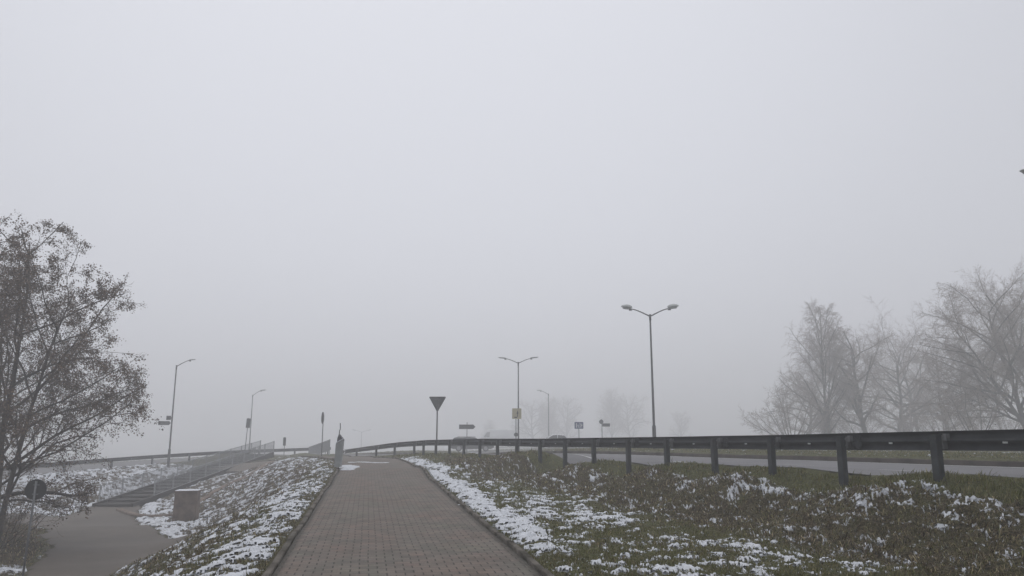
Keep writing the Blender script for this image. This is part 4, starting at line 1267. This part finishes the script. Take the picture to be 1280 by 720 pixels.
# ------------------------------------------------------------------ trees
class Tree:
    def __init__(s, seed):
        s.rng = random.Random(seed); s.segs = [[], []]; s.leaves = []; s.leafy = 1.0; s.env = None
    def grow(s, p, d, L, r, lvl, cfg):
        rng = s.rng; c = cfg[lvl]
        if len(cfg) - lvl == 3: s.leafy = min(1.0, .1 + rng.random() * 1.6)
        n = c['n']; st = L / n
        kids = c.get('kids', 0); last = lvl == len(cfg) - 1
        r1 = r * c.get('taper', .35)
        pts = [(p.copy(), r)]
        for i in range(n):
            d = (d + Vector((rng.gauss(0, 1), rng.gauss(0, 1), rng.gauss(0, 1))) * c['wob'] + Vector((0, 0, c['up']))).normalized()
            q = p + d * st
            if s.env and (lvl >= 1 or p.x > 1) and not s.env(q): break
            ra = r + (r1 - r) * i / n; rb = r + (r1 - r) * (i + 1) / n
            s.segs[0 if lvl <= cfg[0].get('thick', 1) else 1].append((p.x, p.y, p.z, q.x, q.y, q.z, ra, rb))
            p = q; pts.append((p.copy(), rb))
            if c.get('leaf'):
                for _ in range(c['leaf']):
                    if rng.random() < c.get('lp', 1) * s.leafy: s.leaves.append((q.x + rng.gauss(0, .06), q.y + rng.gauss(0, .06), q.z + rng.gauss(0, .06)))
        if len(pts) < 2: return
        if len(pts) <= n: n = len(pts) - 1; L = L * n / c['n']; kids = int(kids * n / c['n'])
        if not last and lvl > 0:      # the tip runs on as finer twigs
            for _ in range(1):
                dd = (d + Vector((rng.gauss(0, .3), rng.gauss(0, .3), rng.gauss(0, .3)))).normalized()
                s.grow(p, dd, L * c['ratio'] * .9, pts[-1][1], lvl + 1, cfg)
        if not last:
            t0 = c.get('t0', .2)
            az = rng.random() * 6.28
            for k in range(kids):
                t = t0 + (1 - t0) * (k + rng.random() * .9) / kids
                f = t * n; i = min(int(f), n - 1); fr = f - i
                pp = pts[i][0].lerp(pts[i + 1][0], fr); rr = pts[i][1] * (1 - fr) + pts[i + 1][1] * fr
                ax = (pts[i + 1][0] - pts[i][0]).normalized()
                az += 2.4 + rng.uniform(-.5, .5)
                u = ax.cross(Vector((0, 0, 1)));
                if u.length < .1: u = Vector((1, 0, 0))
                u.normalize(); w = ax.cross(u)
                a = c['ang'] * rng.uniform(.75, 1.25)
                cd = ax * math.cos(a) + (u * math.cos(az) + w * math.sin(az)) * math.sin(a)
                shape = c.get('shape', lambda t: 1 - .55 * t)(t)
                s.grow(pp, cd, L * c['ratio'] * shape * rng.uniform(.75, 1.2), min(rr * .75, r * c.get('rr', .45) * shape + .002), lvl + 1, cfg)

def seg_mesh(name, segs, sides, rmin):
    S = np.array(segs); n = len(S)
    a = S[:, 0:3]; b = S[:, 3:6]; ra = np.maximum(S[:, 6], rmin); rb = np.maximum(S[:, 7], rmin)
    d = b - a; d /= np.linalg.norm(d, axis=1)[:, None] + 1e-9
    ref = np.where(np.abs(d[:, 2:3]) > .9, np.array([[1., 0, 0]]), np.array([[0, 0, 1.]]))
    u = np.cross(d, ref); u /= np.linalg.norm(u, axis=1)[:, None]; w = np.cross(d, u)
    V = np.empty((n, 2 * sides, 3))
    for k in range(sides):
        an = 2 * PI * k / sides; dirv = u * math.cos(an) + w * math.sin(an)
        V[:, k] = a + dirv * ra[:, None] - d * ra[:, None] * .3; V[:, sides + k] = b + dirv * rb[:, None]
    base = (np.arange(n) * 2 * sides)[:, None]
    Fq = np.concatenate([base + [k, (k + 1) % sides, sides + (k + 1) % sides, sides + k] for k in range(sides)], 1).reshape(-1, 4)
    return npmesh(name, V.reshape(-1, 3), Fq, 4)

def leaf_mesh(name, pts, size, seed, droop=.5):
    rng = np.random.default_rng(seed); P = np.array(pts); n = len(P)
    az = rng.random(n) * 2 * PI; el = rng.normal(-droop, .6, n)
    L = size * rng.uniform(.6, 1.3, n); W = L * rng.uniform(.3, .55, n)
    d = np.stack([np.cos(az) * np.cos(el), np.sin(az) * np.cos(el), np.sin(el)], 1)
    q = rng.normal(size=(n, 3)); u = np.cross(d, q); u /= np.linalg.norm(u, axis=1)[:, None]
    nrm = np.cross(d, u)
    V = np.empty((n, 4, 3))
    V[:, 0] = P; V[:, 1] = P + d * (L * .5)[:, None] + u * W[:, None] + nrm * (W * .3)[:, None]; V[:, 2] = P + d * L[:, None]; V[:, 3] = P + d * (L * .5)[:, None] - u * W[:, None] + nrm * (W * .3)[:, None]
    b = (np.arange(n) * 4)[:, None]
    me = npmesh(name, V.reshape(-1, 3), (b + [0, 1, 2, 3]), 4)
    sh = np.repeat(rng.random(n) ** 1.5, 4).astype(np.float32)
    a = me.attributes.new('shade', 'FLOAT', 'POINT'); a.data.foreach_set('value', sh)
    return me

def tree(name, label, loc, T, bark, twig, leafm=None, lsize=.06, group=None, rmin=.003, droop=.5, seed=1):
    root = thing(name, label, 'tree', loc, 0, group)
    if T.segs[0]: link('trunk', seg_mesh('trunk', T.segs[0], 9, .01), bark, root, True)
    cr = link('crown', seg_mesh('crown', T.segs[1], 3, rmin), twig, root)
    if T.leaves and leafm:
        link('foliage', leaf_mesh('foliage', T.leaves, lsize, seed, droop), leafm, cr)
    print(name, len(T.segs[0]), len(T.segs[1]), len(T.leaves))
    return root

# big left tree, still carrying brown leaves
def left_tree():
    T = Tree(11); rng = T.rng
    cfg = [dict(n=12, wob=.05, up=.03, kids=15, t0=.14, ang=.82, ratio=.60, rr=.40, taper=.15, shape=lambda t: 1.08 - .5 * t, thick=1),
           dict(n=8, wob=.12, up=.012, kids=8, t0=.18, ang=.75, ratio=.46, taper=.25, rr=.45),
           dict(n=5, wob=.16, up=-.01, kids=6, t0=.12, ang=.8, ratio=.56, taper=.3, rr=.5, leaf=1, lp=.5),
           dict(n=4, wob=.22, up=-.05, kids=4, t0=.2, ang=.7, ratio=.55, taper=.5, leaf=2, lp=.85),
           dict(n=3, wob=.2, up=-.10, leaf=3, lp=.8)]
    bx = xat(-4, 26, -1); bz = mz(bx, 26)
    ey = [255, 270, 290, 310, 330, 355, 375, 400, 420, 440, 480, 520, 545, 570, 600, 630, 660]
    ex = [6, 38, 55, 85, 112, 127, 128, 104, 124, 150, 158, 182, 172, 138, 126, 142, 60]
    def env(p):
        # crown limit as measured radius against height on this tree
        rad = math.hypot(p.x, p.y * .9); h = p.z + bz
        dy = (h - EYE) / 26.0
        v = math.tan(math.atan(dy) - TH)
        lim = (np.interp(360 - F * v, ey, ex) - 5) / F * 26.0 * (1 + .06 * math.sin(p.z * 7) + .05 * math.sin(p.x * 9 + p.y * 5)) + .12
        return rad < lim * (1 if p.x > 0 else 1.1)
    T.env = env
    T.grow(Vector((0, 0, -.2)), Vector((.03, 0, 1)).normalized(), 10.6, .135, 0, cfg)
    T.grow(Vector((-.2, .2, -.2)), Vector((-.14, .1, 1)).normalized(), 8.8, .10, 0, cfg)
    T.grow(Vector((.15, -.1, -.2)), Vector((.17, -.10, 1)).normalized(), 8.8, .10, 0, cfg)
    cfg2 = [dict(cfg[1], kids=12, thick=0)] + cfg[2:]
    # long low limbs reaching right over the lower path
    T.grow(Vector((.1, -.1, 1.5)), Vector((1, -.1, .42)).normalized(), 5.0, .07, 0, [dict(cfg2[0], up=-.05)] + cfg2[1:])
    T.grow(Vector((.1, .1, 2.4)), Vector((1, .2, .50)).normalized(), 4.8, .06, 0, [dict(cfg2[0], up=-.03)] + cfg2[1:])
    T.grow(Vector((.1, .1, 3.4)), Vector((1, -.2, .60)).normalized(), 4.0, .05, 0, [dict(cfg2[0], up=-.02)] + cfg2[1:])
    bare = [dict(n=8, wob=.12, up=-.075, kids=10, t0=.15, ang=.5, ratio=.30, taper=.3, rr=.4, thick=0), dict(n=5, wob=.15, up=-.03, kids=5, ang=.6, ratio=.5, taper=.3), dict(n=3, wob=.2, up=-.04, leaf=1, lp=.15)]
    T.grow(Vector((.1, -.1, 1.9)), Vector((1, -.15, .28)).normalized(), 5.0, .045, 0, bare)
    T.grow(Vector((.1, .1, 1.3)), Vector((1, -.5, .18)).normalized(), 3.6, .04, 0, bare)
    x = xat(-4, 26, -1); z = mz(x, 26)
    tree('leafy_tree', 'large multi-stemmed tree with clinging brown leaves at the left edge', (x, 26, z), T, M['bark'], M['twig'], M['leaf'], .056, rmin=.0035, seed=3)
    U = Tree(17)
    for k in range(12):
        a = R(-75 + 13 * k)
        U.grow(Vector((.25 * math.sin(a), U.rng.uniform(-.5, .5), -.1)), Vector((math.sin(a), U.rng.uniform(-.3, .3), math.cos(a) + .5)).normalized(), U.rng.uniform(1.6, 2.7), .02, 0,
               [dict(n=6, wob=.10, up=.0, kids=8, t0=.15, ang=.6, ratio=.45, taper=.2, rr=.45, thick=-1), dict(n=4, wob=.18, up=-.02, kids=5, ang=.6, ratio=.5, taper=.4, leaf=1, lp=.6), dict(n=3, wob=.2, up=-.05, leaf=1, lp=.7)])
    x = xat(2, 24.6, -1)
    tree('scrubby_bush', 'scrubby brown bush crowding the foot of the large leafy tree', (x, 24.6, mz(x, 24.6)), U, M['twig'], M['twig'], M['leaf'], .05, rmin=.0035, seed=13)
left_tree()

def bare_cfg(kind):
    if kind == 'birch':
        return [dict(n=12, wob=.04, up=.05, kids=26, t0=.12, ang=.66, ratio=.44, rr=.35, taper=.12, shape=lambda t: 1.3 - .85 * t, thick=1),
                dict(n=7, wob=.08, up=.03, kids=12, t0=.15, ang=.6, ratio=.42, taper=.3, rr=.45),
                dict(n=5, wob=.12, up=-.05, kids=7, t0=.1, ang=.55, ratio=.55, taper=.3, rr=.5),
                dict(n=4, wob=.10, up=-.14, kids=4, t0=.1, ang=.45, ratio=.75, taper=.5, leaf=1, lp=.10),
                dict(n=3, wob=.08, up=-.18)]
    if kind == 'oak':
        return [dict(n=9, wob=.07, up=.03, kids=20, t0=.16, ang=.95, ratio=.60, rr=.5, taper=.2, shape=lambda t: 1.05 - .3 * t, thick=1),
                dict(n=7, wob=.14, up=.04, kids=10, t0=.15, ang=.75, ratio=.42, taper=.3, rr=.45),
                dict(n=5, wob=.16, up=.02, kids=7, t0=.1, ang=.7, ratio=.52, taper=.3, rr=.45),
                dict(n=3, wob=.14, up=.01, kids=5, t0=.1, ang=.6, ratio=.68, taper=.5, leaf=1, lp=.25),
                dict(n=2, wob=.12, up=.0, leaf=1, lp=.12)]
    if kind == 'big':
        return [dict(n=9, wob=.05, up=.01, kids=16, t0=.18, ang=.70, ratio=.64, rr=.5, taper=.2, shape=lambda t: 1.1 - .4 * t, thick=1),
                dict(n=8, wob=.10, up=.005, kids=14, t0=.15, ang=.72, ratio=.38, taper=.22, rr=.4),
                dict(n=6, wob=.15, up=-.005, kids=8, t0=.12, ang=.7, ratio=.48, taper=.3, rr=.45),
                dict(n=3, wob=.12, up=.01, kids=5, t0=.1, ang=.5, ratio=.72, taper=.5, leaf=1, lp=.10),
                dict(n=2, wob=.10, up=.0, leaf=1, lp=.06)]
    return [dict(n=3, wob=.05, up=.0, kids=0, ang=.5, ratio=.9, taper=.8, thick=0)]

def right_trees():
    def place(px, Y): x = xat(px, Y, 1); return (x, Y, mz(x, Y))
    def ht(px, py, Y): return at(px, py, Y).z - mz(xat(px, Y, 1), Y)
    def dome(cx, rx, ztop, zc):
        def f(p):
            k = 1 + .08 * math.sin(p.z * 5 + p.x * 3) + .05 * math.sin(p.y * 9)
            a = math.hypot(p.x - cx, p.y * .8) / rx; b_ = max(0, p.z - zc) / (ztop - zc)
            return a * a + b_ * b_ < k
        return f
    # bushy shrub fanning left
    T = Tree(31); c = bare_cfg('big')
    for k in range(15):
        a = R(-72 + 9.5 * k + T.rng.uniform(-4, 4))
        T.grow(Vector((.3 * math.sin(a), T.rng.uniform(-.6, .6), 0)), Vector((math.sin(a) * 1.0, T.rng.uniform(-.3, .3), math.cos(a) + .22)).normalized(), T.rng.uniform(4.0, 5.6) * (1 - .2 * abs(math.sin(a))), .05, 0,
               [dict(n=7, wob=.07, up=.01, kids=7, t0=.2, ang=.5, ratio=.42, taper=.2, rr=.45, thick=0)] + c[2:])
    tree('spreading_shrub', 'leafless many-stemmed shrub fanning out at the left end of the right-hand trees', place(990, 66), T, M['twig'], M['hazetwig'], M['leaf2'], .05, rmin=.005, seed=4)
    T = Tree(32); T.env = dome(0, 3.9, ht(1025, 374, 68), 3.2); T.grow(Vector((0, 0, -.2)), Vector((-.05, 0, 1)), ht(1025, 374, 68) * .93, .16, 0, bare_cfg('birch'))
    T.grow(Vector((.4, .2, -.2)), Vector((.10, .05, 1)), ht(1025, 390, 68) * .80, .12, 0, bare_cfg('birch'))
    tree('birch_tree', 'slim pointed leafless birch left of the rounder bare tree', place(1033, 68), T, M['bark'], M['hazetwig'], M['leaf2'], .05, rmin=.005, seed=5)
    T = Tree(36); T.env = dome(0, 4.3, ht(1085, 400, 67), 5.0); T.grow(Vector((0, 0, -.2)), Vector((.0, 0, 1)), ht(1085, 420, 67) * .92, .24, 0, bare_cfg('oak'))
    tree('bare_tree', 'round-crowned bare tree with dark trunk in the middle of the right-hand group', place(1086, 67), T, M['bark'], M['hazetwig'], M['leaf2'], .06, rmin=.005, seed=6)
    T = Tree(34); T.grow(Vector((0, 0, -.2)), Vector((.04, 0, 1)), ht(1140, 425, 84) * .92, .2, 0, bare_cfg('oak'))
    tree('bare_tree', 'paler bare tree set back between the round-crowned tree and the largest tree', place(1150, 84), T, M['bark'], M['hazetwig'], M['leaf2'], .06, rmin=.006, seed=7)
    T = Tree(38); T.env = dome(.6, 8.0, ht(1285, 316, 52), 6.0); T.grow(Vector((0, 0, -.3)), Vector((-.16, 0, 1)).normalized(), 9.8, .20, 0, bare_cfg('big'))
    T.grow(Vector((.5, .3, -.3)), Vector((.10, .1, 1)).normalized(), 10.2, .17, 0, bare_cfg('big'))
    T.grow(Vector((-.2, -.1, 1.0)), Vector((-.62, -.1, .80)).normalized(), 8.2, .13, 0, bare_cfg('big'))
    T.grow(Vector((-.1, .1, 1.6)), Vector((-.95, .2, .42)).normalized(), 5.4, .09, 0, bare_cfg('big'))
    tree('bare_tree', 'largest bare tree with leaning limbs at the right edge', place(1290, 52), T, M['bark'], M['hazetwig'], M['leaf2'], .055, rmin=.004, seed=8)
    T = Tree(40)
    for k in range(7):
        a = R(-65 + 18 * k + T.rng.uniform(-6, 6))
        T.grow(Vector((.2 * math.sin(a), T.rng.uniform(-.5, .5), 0)), Vector((math.sin(a), T.rng.uniform(-.3, .3), math.cos(a) + .15)).normalized(), T.rng.uniform(3.2, 4.4), .045, 0,
               [dict(n=6, wob=.10, up=.01, kids=7, t0=.2, ang=.6, ratio=.45, taper=.2, rr=.45, thick=0)] + bare_cfg('oak')[2:])
    tree('spreading_shrub', 'low shrub with scattered brown leaves beneath the largest bare tree', place(1222, 50), T, M['twig'], M['hazetwig'], M['leaf'], .10, rmin=.005, seed=9)
right_trees()

# low hedge-like twiggy shrubs closing the gaps at the foot of the right trees, and ghosts far off
def copy_tree(src, label, loc, rz, s, group=None):
    r = src.copy(); COL.objects.link(r); r.location = loc; r.rotation_euler = (0, 0, rz); r.scale = (s, s, s)
    r['label'] = label
    if group: r['group'] = group
    for ch in src.children:
        c = ch.copy(); COL.objects.link(c); c.parent = r
        for g in ch.children:
            d = g.copy(); COL.objects.link(d); d.parent = c
    return r
bpy.context.view_layer.update()
byname = {o.get('label', ''): o for o in COL.objects if o.get('label')}
birch = next(o for o in COL.objects if o.name.startswith('birch_tree'))
oak = next(o for o in COL.objects if o.name == 'bare_tree')
shrub = next(o for o in COL.objects if o.name == 'spreading_shrub')
def pl(px, Y, dz=0): x = xat(px, Y, 1); return (x, Y, mz(x, Y) + dz)
GH = 'ghostly trees far off in the fog'
for src_, px_, Y_, rz_, s_, lab_ in (
        (birch, 612, 330, 1.0, 1.0, 'ghostly low tree in fog above the pale van'),
        (oak, 668, 300, 2.0, 1.9, 'ghostly round tree in fog just right of the slender lamp'),
        (oak, 706, 310, 3.4, 2.0, 'ghostly round tree in fog right of the single-armed lamp'),
        (birch, 690, 290, 2.6, 1.5, 'ghostly pointed tree in fog behind the single-armed lamp'),
        (birch, 765, 290, 4.0, 1.7, 'ghostly pointed tree in fog left of the darkest lamp'),
        (oak, 790, 310, 1.1, 2.1, 'ghostly tallest round tree in fog left of the darkest lamp'),
        (oak, 850, 320, 3.0, 1.4, 'ghostly round tree in fog just right of the darkest lamp')):
    copy_tree(src_, lab_, pl(px_, Y_, -.5), rz_, s_, GH)
copy_tree(oak, 'rounded bare tree filling the space between the round-crowned and the set-back tree', pl(1122, 76), 4.4, .95)
copy_tree(oak, 'faint bare tree set back at left of the largest tree', pl(1190, 88), 1.2, 1.1)
copy_tree(oak, 'bare tree blended between the slim birch and the shrub at the group left end', pl(1012, 84), 5.0, .8)
copy_tree(shrub, 'low twiggy shrub between the fanning shrub and the slim birch', pl(1035, 70), 1.0, .8)
copy_tree(shrub, 'low twiggy shrub between the set-back tree and the leafy shrub', pl(1180, 62), 3.1, .7)
copy_tree(shrub, 'low twiggy shrub at the foot of the round-crowned bare tree', pl(1075, 74), 2.4, .72)
copy_tree(shrub, 'low twiggy shrub at the foot of the set-back bare tree', pl(1135, 72), 4.1, .75)
copy_tree(shrub, 'low twiggy shrub partly under the largest tree, right of the leafy shrub', pl(1262, 66), 5.2, .8)

# the right-hand grove stands well back from the road
for o in [o for o in COL.objects if o.parent is None and o.get('category') == 'tree' and o.location.x > 10 and o.location.y < 120]:
    k = 1.32
    x_, y_ = o.location.x * k, o.location.y * k
    o.scale = tuple(c * k for c in o.scale)
    o.location = (x_, y_, mz(x_, y_) - .05)
# ------------------------------------------------------------------ haze, sky, light, camera
def haze():
    bm = bmesh.new(); box(bm, -960, 960, -960, 960, -26, 24)
    m = bpy.data.materials.new('fog'); m.use_nodes = True; nt = m.node_tree
    for n in list(nt.nodes): nt.nodes.remove(n)
    out = nt.nodes.new('ShaderNodeOutputMaterial'); v = nt.nodes.new('ShaderNodeVolumePrincipled')
    v.inputs['Color'].default_value = (.982, .986, 1.0, 1)
    v.inputs['Density'].default_value = .0061
    v.inputs['Anisotropy'].default_value = .25
    v.inputs['Density Attribute'].default_value = ''
    nt.links.new(v.outputs[0], out.inputs['Volume'])
    o = obj('haze', bm, m); tag(o, kind='stuff')
haze()

W = bpy.data.worlds.new('World'); SC.world = W; W.use_nodes = True
nt = W.node_tree
bg = nt.nodes['Background']
sky = nt.nodes.new('ShaderNodeTexSky'); sky.sky_type = 'NISHITA'; sky.sun_disc = False
SUN_EL, SUN_AZ = 68, -18        # azimuth measured from +Y towards +X
sky.sun_elevation = R(SUN_EL); sky.sun_rotation = R(SUN_AZ)
sky.air_density = 1.0; sky.dust_density = 6.0; sky.ozone_density = 1.0
hs = nt.nodes.new('ShaderNodeHueSaturation'); hs.inputs['Saturation'].default_value = .22
nt.links.new(sky.outputs[0], hs.inputs['Color'])
# overcast veil: a level grey cloud sheet over the blue sky
mx = nt.nodes.new('ShaderNodeMix'); mx.data_type = 'RGBA'; mx.inputs[0].default_value = .8
mx.inputs[7].default_value = (6.95, 7.12, 7.80, 1)
nt.links.new(hs.outputs[0], mx.inputs[6]); # thinner cloud where the hidden sun sits: a broad brighter area ahead
geo = nt.nodes.new('ShaderNodeTexCoord')
dt = nt.nodes.new('ShaderNodeVectorMath'); dt.operation = 'DOT_PRODUCT'
gd = Vector((-.10, .86, .50)).normalized(); dt.inputs[1].default_value = tuple(gd)
nt.links.new(geo.outputs['Generated'], dt.inputs[0])
mr = nt.nodes.new('ShaderNodeMapRange'); mr.interpolation_type = 'SMOOTHSTEP'
mr.inputs['From Min'].default_value = .72; mr.inputs['From Max'].default_value = 1.0; mr.inputs['To Min'].default_value = .94; mr.inputs['To Max'].default_value = 1.07
nt.links.new(dt.outputs['Value'], mr.inputs['Value'])
sc_ = nt.nodes.new('ShaderNodeVectorMath'); sc_.operation = 'SCALE'
nt.links.new(mx.outputs[2], sc_.inputs[0]); nt.links.new(mr.outputs[0], sc_.inputs['Scale'])
nt.links.new(sc_.outputs[0], bg.inputs[0])
bg.inputs[1].default_value = .1
sd = bpy.data.lights.new('sun', 'SUN'); sd.energy = .8; sd.angle = R(30); sd.color = (1, .98, .95)
so = bpy.data.objects.new('sun', sd); COL.objects.link(so)
dv = Vector((math.sin(R(SUN_AZ)) * math.cos(R(SUN_EL)), math.cos(R(SUN_AZ)) * math.cos(R(SUN_EL)), math.sin(R(SUN_EL))))
so.rotation_euler = (-dv).to_track_quat('-Z', 'Y').to_euler()
so.location = (0, 0, 60)

cam = bpy.data.cameras.new('camera'); co = bpy.data.objects.new('camera', cam); COL.objects.link(co)
cam.sensor_width = 36; cam.lens = F / 1280 * 36; cam.clip_end = 2000; cam.clip_start = .05
co.location = (0, 0, EYE); co.rotation_euler = (R(90) + TH, 0, 0)
SC.camera = co
SC.view_settings.view_transform = 'Standard'; SC.view_settings.look = 'None'
SC.view_settings.exposure = .08; SC.view_settings.gamma = 1
cy = SC.cycles
cy.volume_bounces = 7; cy.max_bounces = 9; cy.diffuse_bounces = 2; cy.glossy_bounces = 2
cy.use_denoising = True
